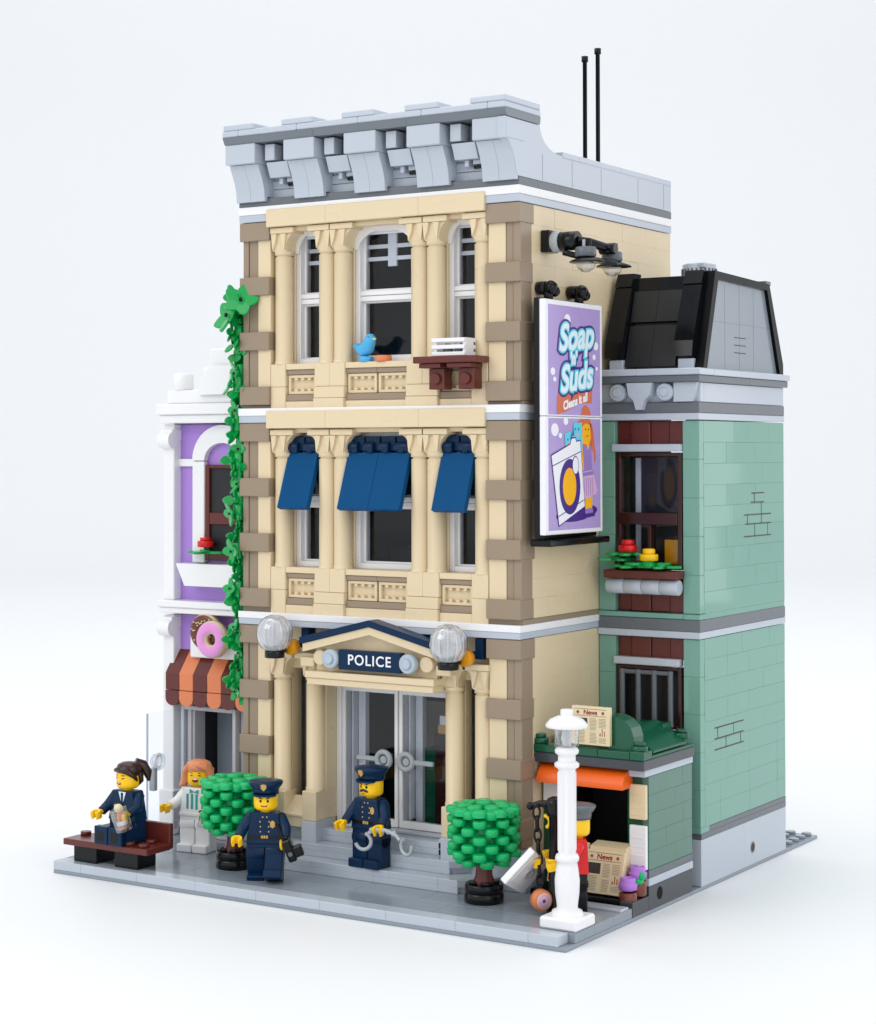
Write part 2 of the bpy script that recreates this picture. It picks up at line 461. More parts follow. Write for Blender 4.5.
for W, bz in ((W2, 25.53), (W3, 36.72)):
    e = MB()
    zt = bz; zb = zt-.98
    for a, b in ((10, 14), (14, 20), (20, 24)): e.box(a-.03*(a == 10), b+.03*(b == 24), 6.2, 7.6, zb, zt, 'tan', .03)
    e.box(10.05, 23.95, 6.78, 7.6, zb-.24, zb-.004, 'tan')
    e.build('entablature', PS)
    p = MB()
    W_ = W+.03
    for a, b in ((10, 11), (23, 24)): p.box(a, b, 6.62, 7.6, W_+1.3, W_+2.56, 'tan'); p.box(a, b, 6.62, 7.6, W_, W_+1.29, 'tan')
    for a in (13, 19):
        p.box(a, a+1, 6.60, 7.6, W_+1.27, W_+2.56, 'tan'); p.box(a+1, a+2, 6.60, 7.6, W_+1.27, W_+2.56, 'tan')
        p.box(a, a+2, 6.52, 7.6, W_+.64, W_+1.26, 'tan'); p.box(a, a+2, 6.46, 7.6, W_, W_+.63, 'tan')
    for a, b in ((11, 13), (15, 19), (21, 23)):
        p.box(a, b, 6.66, 7.6, W_, W_+.48, 'tan'); p.box(a, b, 6.66, 7.6, W_+2.24, W_+2.56, 'tan')
        p.box(a, b, 6.72, 7.6, W_+.49, W_+.86, 'dark_tan')
        n = (b-a)//2
        for j in range(n):
            u0 = a+2*j; u1 = u0+2
            p.box(u0, u1, 6.76, 7.6, W_+1.96, W_+2.23, 'dark_tan')
            # hollow tile with its nubs
            z0, z1 = W_+.88, W_+1.94
            p.box(u0+.06, u1-.06, 7.1, 7.6, z0, z1, 'tan')
            p.box(u0+.06, u0+.22, 6.85, 7.1, z0, z1, 'tan', .015); p.box(u1-.22, u1-.06, 6.85, 7.1, z0, z1, 'tan', .015)
            p.box(u0+.22, u1-.22, 6.85, 7.1, z0, z0+.16, 'tan', .015); p.box(u0+.22, u1-.22, 6.85, 7.1, z1-.16, z1, 'tan', .015)
            for q_ in (.55, 1.0, 1.45):
                p.box(u0+q_-.1, u0+q_+.1, 6.88, 7.1, z0+.15, z0+.3, 'tan', .015); p.box(u0+q_-.1, u0+q_+.1, 6.88, 7.1, z1-.3, z1-.15, 'tan', .015)
    p.build('window_plinth', PS)

def window(x0, x1, z0, z1, mid, y=7.7, parent=PS, mat='white', grille=0, arch=False, fr=.28, deep=1.0):
    f = MB()
    f.box(x0, x0+fr, y, y+deep, z0, z1, mat); f.box(x1-fr, x1, y, y+deep, z0, z1, mat)
    f.box(x0+fr, x1-fr, y, y+deep, z0, z0+fr*1.1, mat); f.box(x0+fr, x1-fr, y, y+deep, z1-fr, z1, mat)
    f.box(x0+fr, x1-fr, y+.1, y+deep*.6, mid-.3, mid-.02, mat); f.box(x0+fr, x1-fr, y+.05, y+deep*.6, mid, mid+.26, mat)
    # inner sash
    for a, b in ((z0+fr*1.1, mid-.3), (mid+.26, z1-fr)):
        f.box(x0+fr, x0+fr+.14, y+.35, y+.6, a, b, mat, .02); f.box(x1-fr-.14, x1-fr, y+.35, y+.6, a, b, mat, .02)
        f.box(x0+fr+.14, x1-fr-.14, y+.35, y+.6, a, a+.1, mat, .02); f.box(x0+fr+.14, x1-fr-.14, y+.35, y+.6, b-.1, b, mat, .02)
    if grille:
        cx = (x0+x1)/2
        for zz in (z1-.95, z1-1.62): f.box(x0+fr, x1-fr, y+.62, y+.74, zz-.2, zz+.02, mat, .01)
        if grille == 2:
            f.box(cx-.28, cx+.28, y+.60, y+.76, z1-2.15, z1-fr, mat, .01)
    if arch:
        pts = [(x0, z1)]+[(x0+.35+(x1-x0-.7)*(1-math.cos(PI*i/12))/2, z1-.02+.0+.45*math.sin(PI*i/12)*0) for i in range(0)]
    o = f.build('window', parent)
    g = MB(); g.box(x0+fr+.1, x1-fr-.1, y+.46, y+.5, z0+fr, z1-fr, 'glass', .002)
    g.build('pane', o)
    return o
for W, gr in ((W2, 0), (W3, 1)):
    zb = W+2.58; zt = W+10.0
    window(11, 13, zb, zt, W+6.25, grille=gr); window(21, 23, zb, zt, W+6.25, grille=gr)
    window(15, 19, zb, zt, W+6.25, grille=2*gr)
# white arch head of the top floor centre window
ah = MB()
for xa, xb in ((15, 19), (11, 13), (21, 23)):
    r = (xb-xa)/2
    outer = [(xa, 34.3), (xa, 36.0), (xb, 36.0), (xb, 34.3)]
    inner = [((xa+xb)/2+(r-.25)*math.cos(PI*i/14), 34.3+1.05*math.sin(PI*i/14)) for i in range(15)]
    ah.prism(outer+inner, 'y', 7.56, 7.69, 'white')
ah.build('arch_head', PS)

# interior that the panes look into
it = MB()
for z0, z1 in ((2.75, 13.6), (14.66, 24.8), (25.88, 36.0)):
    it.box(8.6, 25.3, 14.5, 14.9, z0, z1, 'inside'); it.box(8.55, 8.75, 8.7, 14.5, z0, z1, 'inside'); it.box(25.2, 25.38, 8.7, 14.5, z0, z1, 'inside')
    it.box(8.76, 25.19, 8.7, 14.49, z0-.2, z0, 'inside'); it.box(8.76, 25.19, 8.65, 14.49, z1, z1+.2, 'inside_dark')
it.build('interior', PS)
# the desks, cabinet and plant one can make out through the panes
def one(name, boxes, parent):
    q = MB()
    for bx in boxes: q.box(*bx)
    return q.build(name, parent)
one('desk', [(15.4, 18.2, 11, 12.6, 2.76, 5.2, 'inside_dark'), (15.6, 18.4, 12.6, 14.4, 5.2, 9.3, 'print_grey')], PS)
one('cabinet', [(19.0, 20.3, 9.4, 10.4, 2.76, 8.0, 'dark_brown'), (19.2, 20.2, 9.4, 10.2, 8.0, 8.5, 'gold'), (19.3, 20.1, 9.4, 10.0, 8.5, 9.0, 'white')], PS)
one('house_plant', [(18.2, 19.0-.1*(k % 2), 9.6, 10.6, 2.8+.62*k, 3.43+.62*k, 'dark_green') for k in range(7)], PS)
one('shelf', [(15.4, 18.4, 10.5, 11.5, 14.7, 18.0, 'inside_dark')], PS)
one('locker', [(21.9, 22.7, 9.6, 10.2, 14.7, 20.0, 'navy')], PS)
one('counter', [(15.5, 18.5, 11, 12, 25.9, 29.2, 'inside_dark')], PS)

# ---- cornice and parapet
cn = MB()
cn.box(8.02, 25.98, 7.05, 8.6, 37.4, 40.28, 'light_grey')
for zz in (37.4, 37.9): 
    u = 8.3
    while u < 25.5: cn.box(u, min(u+1.6, 25.6), 6.9, 7.06, zz+.01, zz+.48, 'light_grey', .02); u += 1.6
# right side panel with its swept top
def side_panel(xa, xb):
    pts = [(6.25, 37.4), (24.62, 37.4), (24.62, 38.9)]
    top = [(11.0, 38.98)]
    for i in range(1, 9):
        a = PI/2*i/8
        top.append((11.0-2.35*math.sin(a), 38.98+1.3*(1-math.cos(a))))
    pts += top+[(5.0, 40.28), (5.0, 39.2), (5.35, 39.15), (5.75, 38.65), (6.0, 38.1), (6.1, 37.7)]
    cn.prism(pts, 'x', xa, xb, 'light_grey')
side_panel(25.55, 26.0)
for a, b in ((8.0, 13), (13, 18), (18, 23), (23, 24.62)):
    aa = max(a, 11.1)
    cn.box(25.4, 26.03, aa, b, 38.9, 39.22, 'light_grey', .03)
cn.box(8.0, 25.4, 24.1, 24.6, 37.4, 39.2, 'light_grey'); cn.box(8.0, 8.45, 8.6, 24.1, 37.4, 39.2, 'light_grey')
cn.box(8.45, 25.5, 8.6, 24.1, 37.0, 37.5, 'dark_grey')
# crown slab: underside rakes back
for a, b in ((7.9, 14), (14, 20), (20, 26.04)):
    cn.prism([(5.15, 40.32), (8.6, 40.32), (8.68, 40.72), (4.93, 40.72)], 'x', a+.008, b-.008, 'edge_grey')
for a, b in ((7.9, 9), (9, 13), (13, 17), (17, 21), (21, 25), (25, 26.04)):
    cn.box(a, b, 4.9, 8.7, 40.73, 41.06, 'light_grey', .05)
for x in (8, 12, 16, 20, 24): cn.box(x-.06, x+2.02, 4.94, 8.68, 41.07, 41.4, 'light_grey', .05)
for y_, za in ((8.9, 37.45), (12.2, 37.45), (15.6, 37.45), (20.2, 37.45), (23.6, 37.45)): cn.box(25.98, 26.006, y_, y_+.035, za, 38.85, 'edge_grey', .001)
cnO = cn.build('cornice', PS)
for x in (8, 12, 16, 20, 24):
    b = MB()
    b.box(x-.02, x+2.02, 5.08, 7.0, 39.2, 40.3, 'light_grey', .04)
    cp = [(5.45, 39.18), (5.62, 38.85), (5.8, 38.5), (5.94, 38.15), (6.04, 37.8), (6.08, 37.5), (6.1, 37.2), (6.33, 37.2), (6.34, 37.45), (7.02, 37.45), (7.02, 39.18)]
    b.prism(cp, 'x', x+.02, x+1.0, 'light_grey'); b.prism(cp, 'x', x+1.015, x+1.98, 'light_grey')
    b.build('bracket', cnO)
    if x < 24:
        k = MB()
        k.box(x+2.35, x+3.0, 5.6, 7.0, 39.35, 40.25, 'light_grey', .03)
        k.box(x+3.1, x+3.7, 6.3, 7.0, 39.3, 40.2, 'dark_grey', .03)
        k.prism([(5.75, 39.25), (6.2, 39.3), (7, 39.3), (7, 38.45), (6.1, 38.45)], 'x', x+2.35, x+3.75, 'light_grey')
        k.box(x+2.75, x+3.0, 6.4, 7.0, 38.1, 38.44, 'light_grey', .02); k.box(x+3.1, x+3.8, 6.75, 7.0, 38.02, 38.2, 'black', .02)  # the black box is the gap's shade put in as colour
        k.box(x+3.2, x+3.9, 6.5, 7.0, 38.22, 38.44, 'light_grey', .02)
        k.build('cornice_block', cnO)
for (x, y, zt) in ((22.05, 21.3, 46.5), (22.95, 21.2, 46.85)):
    a = MB(); a.cyl((x, y, 37.5), .3, .4, 'black'); a.lathe([(.13, 37.8), (.13, zt-.35), (.2, zt-.33), (.2, zt), (.1, zt+.02)], (x, y, 0), 'black', 12)
    a.build('antenna', PS)

# ---- blue awnings on the middle floor
for a, b in ((11, 13), (15, 19), (21, 23)):
    h = MB()
    n = b-a
    for i in range(n):
        h.cyl((a+i+.04, 7.1, 23.5), .3, .6 if i < n-1 else .92, 'navy', 'x', 16)
        h.box(a+i+.3, a+i+.62, 6.82, 7.5, 23.2, 23.62, 'navy')
        h.box(a+i+.05, a+i+.95, 7.1, 7.5, 23.3, 24.1, 'navy')
    o = h.build('awning', PS)
    pnl = MB()
    for i in range(0, n, 2):
        p0 = Vector((6.95, 23.2)); p1 = Vector((5.85, 20.2)); d = (p1-p0).normalized(); nn = Vector((d.y, -d.x))*.34
        q = [p0, p1, p1+nn*-1, p0+nn*-1]
        pnl.prism([tuple(t) for t in q], 'x', a+i+.01, a+i+1.99, 'awning_blue')
    pnl.build('awning_panel', o)

# ---- portico
po = MB()
po.box(13.25, 21.3, 5.55, 7.35, 10.7, 11.06, 'tan'); po.box(13.15, 21.4, 5.45, 7.35, 11.065, 11.42, 'tan')
po.prism([(13.5, 11.43), (21.2, 11.43), (21.2, 13.0), (17.35, 13.85), (13.5, 13.0)], 'y', 6.1, 7.3, 'tan')
for sg in (-1, 1):
    def rake(z0, z1, x1, y0, mat):
        pts = [(17.35, 13.55+z0), (17.35, 13.55+z1), (17.35+sg*x1, 12.35+z1+.1), (17.35+sg*x1, 12.35+z0+.1)]
        po.prism(pts, 'y', y0, 7.34, mat)
    rake(0, .42, 4.35, 5.5, 'tan'); rake(.425, .78, 4.5, 5.4, 'navy')
for sg in (-1, 1):
    po.box(17.35+sg*4.35-.45, 17.35+sg*4.35+.45, 5.9, 7.3, 11.6, 12.1, 'tan')
for x in (13.95, 20.75): po.cyl((x, 5.75, 12.15), .42, .5, 'tan', 'y', 20)
for xc, sg in ((10.0, 1), (24.0, -1)):
    q = MB()
    def bx(a, b, *r):
        a, b = xc+sg*a, xc+sg*b
        q.box(min(a, b), max(a, b), *r)
    bx(0, 1.15, 6.4, 7.6, 2.75, 4.6, 'tan'); dd = .05 if sg > 0 else -.5
    bx(2.3+dd, 3.22+dd, 6.35, 8.45, 3.15, 4.75, 'tan'); bx(2.28+dd, 3.24+dd, 6.3, 8.0, 2.0, 3.14, 'light_grey')
    bx(0, 2.29+dd, 6.5, 7.3, 2.72, 3.3, 'tan')
    a, b = xc+sg*1.15, xc+sg*(2.29+dd)
    q.prism([(6.42, 3.3), (7.35, 3.3), (7.35, 4.3), (6.42, 3.4)], 'x', min(a, b), max(a, b), 'tan')
    bx(2.7+dd, 3.2+dd, 7.4, 8.45, 4.74, 10.69, 'tan')
    q.build('column_base', PS)
# tan reveals either side of the doors
pf = po.build('portico', PS)
sb = MB(); sb.box(15.35, 19.3, 5.5, 5.95, 11.62, 12.68, 'navy', .03)
sbo = sb.build('name_board', pf)
for x in (14.85, 19.8):
    k = MB(); k.cyl((x, 5.35, 12.15), .52, .45, 'sign_grey', 'y', 24, .06); k.cyl((x, 5.22, 12.15), .28, .16, 'sign_grey', 'y', 20, .04); k.build('round_light', pf)
text_mesh('lettering', 'POLICE', .76, Matrix.Translation((17.35, 5.485, 12.15)) @ FRONT, 'poster_white', sbo, .01, .012, 0, .5, 1.15)
for x0 in (11.2, 22.25):
    n = MB(); n.box(x0, x0+.75, 7.9, 8.1, 3.3, 11.2, 'inside_dark'); n.box(x0+.3, x0+.42, 7.8, 7.95, 3.3, 11.2, 'dark_grey')
    n.box(x0+.05, x0+.68, 7.78, 7.82, 3.5, 11.0, 'glass', .002)
    n.build('narrow_window', PS)

# ---- the double doors
fr = MB()
fr.box(13.26, 13.55, 8.35, 9.35, 2.75, 10.6, 'white'); fr.box(21.0, 21.29, 8.35, 9.35, 2.75, 10.6, 'white')
fr.box(13.56, 20.99, 8.35, 9.35, 10.4, 10.69, 'white'); fr.box(13.26, 21.29, 7.9, 9.4, 2.73, 2.88, 'light_grey')
fro = fr.build('door_frame', PS)
for (a, b, hx, sgn) in ((13.56, 17.22, 16.5, -1), (17.3, 20.99, 17.95, 1)):
    d = MB(); y0 = 8.45
    d.box(a, a+.22, y0, y0+.9, 2.9, 10.38, 'white'); d.box(b-.22, b, y0, y0+.35, 2.9, 10.38, 'white')
    d.box(a+.22, b-.22, y0, y0+.35, 2.9, 3.3, 'white'); d.box(a+.22, b-.22, y0, y0+.35, 10.1, 10.38, 'white')
    d.box(a+.3, a+.42, y0+.5, y0+1.1, 3.3, 10.2, 'white', .02); d.box(a+.5, a+.95, y0+.9, y0+1.3, 3.0, 10.2, 'white', .02)
    do = d.build('door', PS)
    g = MB(); g.box(a+.22, b-.22, y0+.12, y0+.17, 3.3, 10.1, 'glass', .002); g.build('pane', do)
    hd = MB(); hz = 6.55
    hd.torus((hx, 8.15, hz), .42, .15, 'silver', 'y'); hd.cyl((hx, 8.1, hz), .22, .3, 'silver', 'y')
    hd.box(hx+sgn*.5-(.0 if sgn > 0 else 1.25), hx+sgn*.5+(1.25 if sgn > 0 else .0), 8.08, 8.28, hz-.13, hz+.13, 'silver', .05)
    hd.box(hx-.4, hx+.4, 8.26, 8.5, hz-.4, hz+.4, 'clear_plastic', .05)
    hd.build('handle', do)

# ---- lamps either side of the portico
for i, (x, y, lb) in enumerate(((11.35, 5.2, 'clear globe lamp on a gold bracket, at the vine side of the police sign'),
                               (22.45, 5.2, 'clear globe lamp on a gold bracket, at the billboard side of the police sign'))):
    t = thing('globe_lamp', lb, 'wall lamp', (x, 7.2, 12.4), 0, 'globe lamps of the station')
    a = MB(); z = 13.35
    a.box(x+.75, x+1.25, 6.6, 7.3, 12.5, 13.6, 'navy'); a.cyl((x+.6, 5.7, 12.6), .42, .5, 'amber', 'y', 20)
    a.tube([(x+.75, 6.6, 12.75), (x+.6, 6.1, 12.6)], .2, 'navy'); a.tube([(x+.5, 5.6, 12.5), (x, y, 12.3)], .14, 'black'); a.build('bracket', t)
    a = MB(); a.cyl((x, y, 12.05), .55, .38, 'black', 'z', 24); a.build('lamp_base', t)
    a = MB(); a.lathe([(.5, -.92), (.72, -.78), (.93, -.42), (1.0, -.05), (.96, .35), (.78, .7), (.5, .93), (.2, 1.02), (.001, 1.03)], (x, y, z), 'clear_plastic', 32)
    a.lathe([(.45, -.9), (.7, -.55), (.84, -.1), (.8, .35), (.6, .7), (.3, .88), (.001, .92)], (x, y, z), 'frost', 14, smooth=False)
    for i_ in range(12):
        t_ = 2*PI*i_/12
        a.tube([(x+r_*math.cos(t_), y+r_*math.sin(t_), z+h_) for (r_, h_) in ((.62, -.8), (.86, -.4), (.92, 0), (.86, .4), (.62, .72), (.3, .93))], .05, 'frost', 6)
    a.build('globe', t)

# ================================================================== DONUT SHOP
DS = thing('donut_shop', 'white and lilac toy donut shop with a striped awning, beside the ivy', 'toy building', (4, 16, .34))
d = MB()
yw = 10.0
d.box(.6, 8, yw, 24, 14.4, 24.9, 'lavender'); d.box(.7, 8, yw, 24, 10.9, 13.6, 'lavender')
d.box(1.0, 8, yw+.2, 24, 8.3, 10.9, 'white'); d.box(.1, .7, yw+.2, 24, .34, 26, 'white')
d.box(.75, 1.9, yw, yw+1, .68, 8.4, 'light_shade'); d.box(5.3, 8, yw, yw+1, .68, 8.4, 'light_grey')
d.box(5.4, 8, yw+1, 24, .34, 8.3, 'light_grey'); d.box(2, 5.5, 12, 12.5, .68, 8.3, 'mid_grey'); d.box(.7, 1.9, yw+1, 15, .68, 8.3, 'inside_dark')
d.box(.7, 8, yw+.2, 15, .34, .75, 'inside_dark')
# light seams in the lilac wall
for z in (15.4, 23.95, 24.4, 13.2): d.box(.72, 7.9, yw-.012, yw+.1, z, z+.42, 'lavender', .02)
d.build('wall', DS)
p = MB()
for z0, z1 in ((.68, 13.6), (14.5, 24.9)):
    p.box(0, .82, 9.35, 10.2, z0, z1, 'white', .05)
p.box(-.1, 1.0, 9.1, 10.2, .68, 3.3, 'white', .05)
for z in (12.3, 23.4):
    p.lathe([(.01, -.02), (.5, -.02), (.5, .85), (.01, .85)], (.02, 9.25, z+.55), 'white', 20, 'x', smooth=False)
    p.box(-.02, .88, 9.1, 10.0, z+.55, z+1.2, 'white')
p.build('pilaster', DS)
c = MB()
c.box(.0, 8, 8.95, 10.6, 13.75, 14.1, 'white', .05); c.box(-.05, 8, 8.8, 10.6, 14.105, 14.5, 'white', .05)
c.build('string_course', DS)
c = MB(); c.box(0, 8, 8.95, 10.6, 24.95, 25.45, 'white', .05); c.box(-.1, 8, 8.75, 24, 25.455, 26.1, 'white', .05)
c.build('string_course', DS)
c = MB()
c.box(.5, 8, 9.1, 10.5, 26.12, 26.9, 'white', .05)
c.cyl((1.35, 9.6, 26.9), .6, 1.0, 'white', 'z', 24, .1)
c.box(3.2, 6.6, 9.0, 10.5, 26.9, 28.2, 'white', .12); c.prism([(3.0, 26.6), (6.9, 26.6), (6.6, 27.6), (5.9, 28.3), (4.0, 28.3), (3.3, 27.6)], 'y', 8.8, 9.0, 'white')
c.box(3.6, 6.3, 9.2, 10.5, 28.2, 29.3, 'white', .1)
c.box(0, 8, 10.5, 24, 26.12, 26.5, 'white')
c.build('parapet', DS)
# arched window surround
a = MB()
cx, cz, r1_, r0_ = 4.2, 22.75, 2.2, 1.3
pts = [(cx+r1_*math.cos(PI*i/20), cz+r1_*.95*math.sin(PI*i/20)) for i in range(21)]+[(cx-r0_*math.cos(PI*i/20), cz+r0_*.8*math.sin(PI*i/20)) for i in range(21)]
a.prism(pts, 'y', 9.6, 9.98, 'white')
a.box(cx-r1_, cx-r0_, 9.6, 9.98, 16.75, 22.7, 'white', .04); a.box(cx+r0_, cx+r1_, 9.6, 9.98, 16.75, 22.7, 'white', .04)
a.box(.75, cx-r1_, 9.8, 9.98, 22.4, 22.85, 'white'); a.box(cx+r1_, 8, 9.8, 9.98, 22.4, 22.85, 'white')
a.prism([(1.3, 16.7), (1.95, 15.4), (6.6, 15.4), (7.4, 16.7)], 'y', 8.95, 9.97, 'white')
a.build('window_surround', DS)
wn = MB()
wn.box(cx-r0_, cx-r0_+.3, 9.7, 9.98, 16.9, 22.5, 'red_brown'); wn.box(cx+r0_-.22, cx+r0_, 9.7, 9.98, 16.9, 22.5, 'red_brown')
wn.box(cx-r0_+.3, cx+r0_-.22, 9.7, 9.98, 22.3, 22.5, 'red_brown'); wn.box(cx-r0_+.3, cx+r0_-.22, 9.72, 9.98, 19.0, 19.7, 'red_brown')
wn.box(cx-r0_+.3, cx+r0_-.22, 9.7, 9.98, 16.9, 17.4, 'red_brown')
wo = wn.build('window', DS)
g = MB(); g.box(cx-r0_+.2, cx+r0_-.2, 9.86, 9.96, 17.3, 22.35, 'inside_dark', .005); g.build('pane', wo)
# striped awning
aw = MB()
for i in range(7):
    mtl = 'choc' if i % 2 == 0 else 'coral'
    mtl = {'choc': 'red_brown', 'coral': 'coral'}[mtl]
    x = .55+i*1.04
    aw.prism([(9.95, 11.55), (8.95, 10.25), (8.95, 9.75), (9.95, 9.75)], 'x', x, x+1.025, mtl)
    aw.box(x, x+1.025, 8.93, 9.3, 9.25, 10.22, mtl, .03)
    pts = [(x, 9.22), (x, 8.75)]+[(x+.51-.51*math.cos(PI*k/8), 8.75-.42*math.sin(PI*k/8)) for k in range(1, 8)]+[(x+1.02, 8.75), (x+1.02, 9.22)]
    aw.prism(pts, 'y', 8.93, 9.25, mtl)
aw.build('striped_awning', DS)
dn = MB()
dn.box(2.1, 6.2, 9.3, 9.98, 11.2, 12.5, 'white', .05)
dno = dn.build('sign_bracket', DS)
def donut(mb, c, R, mat, base='tan', tilt=.0):
    o = mb.M.copy(); mb.M = Matrix.Translation(c) @ Matrix.Rotation(tilt, 4, 'Z') @ Matrix.Rotation(tilt*.6, 4, 'Y')
    mb.lathe([(.3*R, -.1), (.36*R, -.26), (.9*R, -.26), (1.0*R, -.12), (1.0*R, .2), (.3*R, .2), (.3*R, -.1)], (0, 0, 0), base, 32, 'y', caps=False)
    mb.lathe([(.38*R, -.265), (.5*R, -.36), (.8*R, -.34), (.93*R, -.255)], (0, 0, 0), mat, 32, 'y', caps=False)
    mb.M = o
k = MB(); donut(k, (4.35, 8.6, 12.4), 1.08, 'pink'); k.build('pink_donut', DS)
k = MB(); donut(k, (3.5, 9.1, 12.75), 1.08, 'choc')
for i in range(26):
    a_ = random.uniform(0, 2*PI); q = random.uniform(.5, .92)
    k.box(3.5+q*math.cos(a_)-.05, 3.5+q*math.cos(a_)+.05, 8.7, 8.8, 12.75+q*math.sin(a_)-.03, 12.75+q*math.sin(a_)+.03, 'paper', .005)
k.build('chocolate_donut', DS)
# door frame and open glass door
f = MB()
f.box(1.15, 1.4, 9.6, 10.6, .75, 8.3, 'light_grey'); f.box(1.45, 1.75, 9.85, 10.9, .75, 8.1, 'light_shade'); f.box(5.0, 5.25, 9.6, 10.6, .75, 8.3, 'light_shade')
f.box(1.4, 5.0, 9.6, 10.6, 8.05, 8.3, 'light_shade'); f.box(1.15, 5.25, 9.5, 10.6, .68, .85, 'light_shade')
f.build('door_frame', DS)
f = MB(); f.box(1.0, 1.1, 6.75, 9.55, 1.0, 8.1, 'door_glass', .03)
dro = f.build('open_door', DS)
f = MB(); f.box(.99, 1.11, 6.66, 6.75, 1.0, 8.1, 'clear_edge', .02); f.build('door_edge', dro)
f = MB(); f.cyl((1.15, 7.2, 5.3), .42, .35, 'clear_plastic', 'x', 20); f.torus((1.5, 7.2, 5.3), .4, .12, 'clear_plastic', 'x'); f.box(.95, 1.35, 6.95, 7.3, 3.6, 4.9, 'silver', .05); f.build('handle', dro)

# ================================================================== GREEN BUILDING
GB = thing('corner_building', 'sand green toy brick house with a black mansard roof, behind the news kiosk', 'toy building', (29, 21, .34))
g = MB()
for z0, z1, rows in ((3.28, 13.25, 9), (14.6, 24.9, 9)):
    tiled(g, 'x', 32.0, .5, 15.75, 27.0, z0, z1, rows, 'sand_green', (2, 3, 4, 4), .014)
    h = (z1-z0)/5
    for i in range(5):
        g.box(31.02, 31.98, 15.2, 15.9, z0+i*h, z0+(i+1)*h, 'sand_green', .025)
        g.box(26.0, 26.98, 15.2, 15.9, z0+i*h, z0+(i+1)*h, 'sand_green', .025)
    g.box(26, 31.5, 26.5, 27.0, z0, z1, 'sand_green')
    wa, wb = ((8.3, 12.1) if z0 < 10 else (16.6, 23.4))
    for za, zb in ((z0, wa), (wb, z1)):
        g.box(26.98, 31.02, 15.7, 16.0, za, zb, 'red_brown')
        u = 26.98
        for k, wd in enumerate((.85, 1.15, 1.15, .89)):
            g.box(u, u+wd, 15.55-.12*(k % 2), 15.72, za, zb, 'red_brown', .05); u += wd
g.box(26.5, 31.9, 16.0, 16.2, .5, 2, 'light_grey')
g.box(26.02, 31.05, 15.1, 15.9, 14.3, 14.58, 'sand_green'); g.box(31.06, 32.02, 15.1, 16.0, 14.29, 14.58, 'sand_green'); g.box(31.2, 31.99, 16.0, 27.0, 14.285, 14.6, 'sand_green', .01)
g.box(26.02, 31.05, 15.1, 15.9, 3.0, 3.3, 'sand_green'); g.box(31.06, 32.03, 15.1, 16.2, 3.0, 3.3, 'sand_green')
gw = g.build('wall', GB)
g = MB()
g.prism([(31.05, 15.3), (31.98, 15.3), (31.98, 26.95), (31.05, 26.95)], 'z', .2, 2.66, 'light_grey')
g.box(31.06, 32.0, 15.2, 20.9, .21, 2.67, 'light_grey', .02); g.box(31.06, 32.0, 20.9, 27.0, .21, 2.67, 'light_grey', .02)
g.box(26.0, 32.01, 15.22, 27.0, 2.68, 3.0, 'dark_grey', .02); g.box(31.2, 32.01, 16.21, 27.0, 3.0, 3.27, 'dark_grey', .02)
g.cyl((31.97, 22.1, 1.15), .34, .04, 'print_grey', 'x', 20, .01); g.cyl((31.99, 22.1, 1.15), .24, .03, 'inside', 'x', 20, .005)
g.build('plinth', GB)
c = MB()
c.box(25.98, 32.04, 15.06, 27.04, 13.28, 13.64, 'light_grey', .03); c.box(25.98, 32.03, 15.08, 27.02, 13.645, 14.28, 'dark_grey', .03)
c.build('string_course', GB)
c = MB()
for z, md, mk_ in ((24.95, 'light_grey', 'dark_grey'),):
    c.box(25.98, 32.04, 15.06, 27.04, z+.34*(z < 20)*0, z+.36, md, .03); c.box(25.98, 32.03, 15.08, 27.02, z+.365, z+.94, mk_, .03)
for a, b in ((26.0, 28.4), (28.4, 29.9), (29.9, 32.0)): c.box(a, b, 15.35, 15.8, 25.9, 26.95, 'light_grey', .03)
c.box(26.0, 32.0, 15.8, 27.0, 25.9, 26.95, 'light_grey', .03)
for x in (27.3, 30.1): c.cyl((x, 14.85, 26.45), .48, .5, 'light_grey', 'y', 24, .06); c.cyl((x, 14.77, 26.45), .25, .1, 'light_grey', 'y', 20, .03)
c.prism([(27.95, 26.95), (29.45, 26.95), (29.35, 26.3), (29.0, 26.0), (28.85, 25.5), (28.5, 25.5), (28.35, 26.0), (28.05, 26.3)], 'y', 14.7, 15.35, 'light_grey')
c.prism([(30.6, 25.92), (30.6, 26.95), (31.95, 26.95), (31.7, 25.92)], 'y', 15.0, 15.4, 'light_grey')
c.box(25.95, 32.2, 14.75, 27.2, 26.96, 27.34, 'dark_grey', .04)
for a, b in ((25.95, 28.5), (28.5, 32.3)): c.box(a, b, 14.65, 16.5, 27.345, 27.7, 'light_grey', .04)
c.box(26.0, 32.3, 16.5, 27.3, 27.345, 27.7, 'light_grey', .04)
c.build('cornice', GB)
r = MB(); r.M = Matrix.Translation((0, 0, 27.7)) @ Matrix.Diagonal((1, 1, .845, 1)) @ Matrix.Translation((0, 0, -27.2))
sl = lambda z: 15.9+(z-27.2)*(1.55/6.1)      # slope front y at height z
r.prism([(15.75+.3, 27.21), (26.9, 27.21), (24.8, 33.2), (17.55, 33.2)], 'x', 26.6, 31.7, 'dark_grey')
r.prism([(16.1, 27.21), (26.7, 27.21), (24.7, 33.0), (17.7, 33.1)], 'x', 31.7, 31.82, 'mid_grey')  # light grey gable toned darker: side-face shade is in its colour
for z0, z1 in ((27.4, 30.1), (30.35, 32.4)):
    for a, b in ((27.35, 28.85), (28.87, 30.35)):
        r.prism([(sl(z0)-.25, z0), (sl(z0)+.2, z0), (sl(z1)+.2, z1), (sl(z1)-.25, z1)], 'x', a, b, 'roof_black')
r.prism([(sl(30.1)-.1, 30.1), (sl(30.1)+.2, 30.1), (sl(30.4)+.2, 30.4), (sl(30.4)-.1, 30.4)], 'x', 27.3, 30.4, 'black')
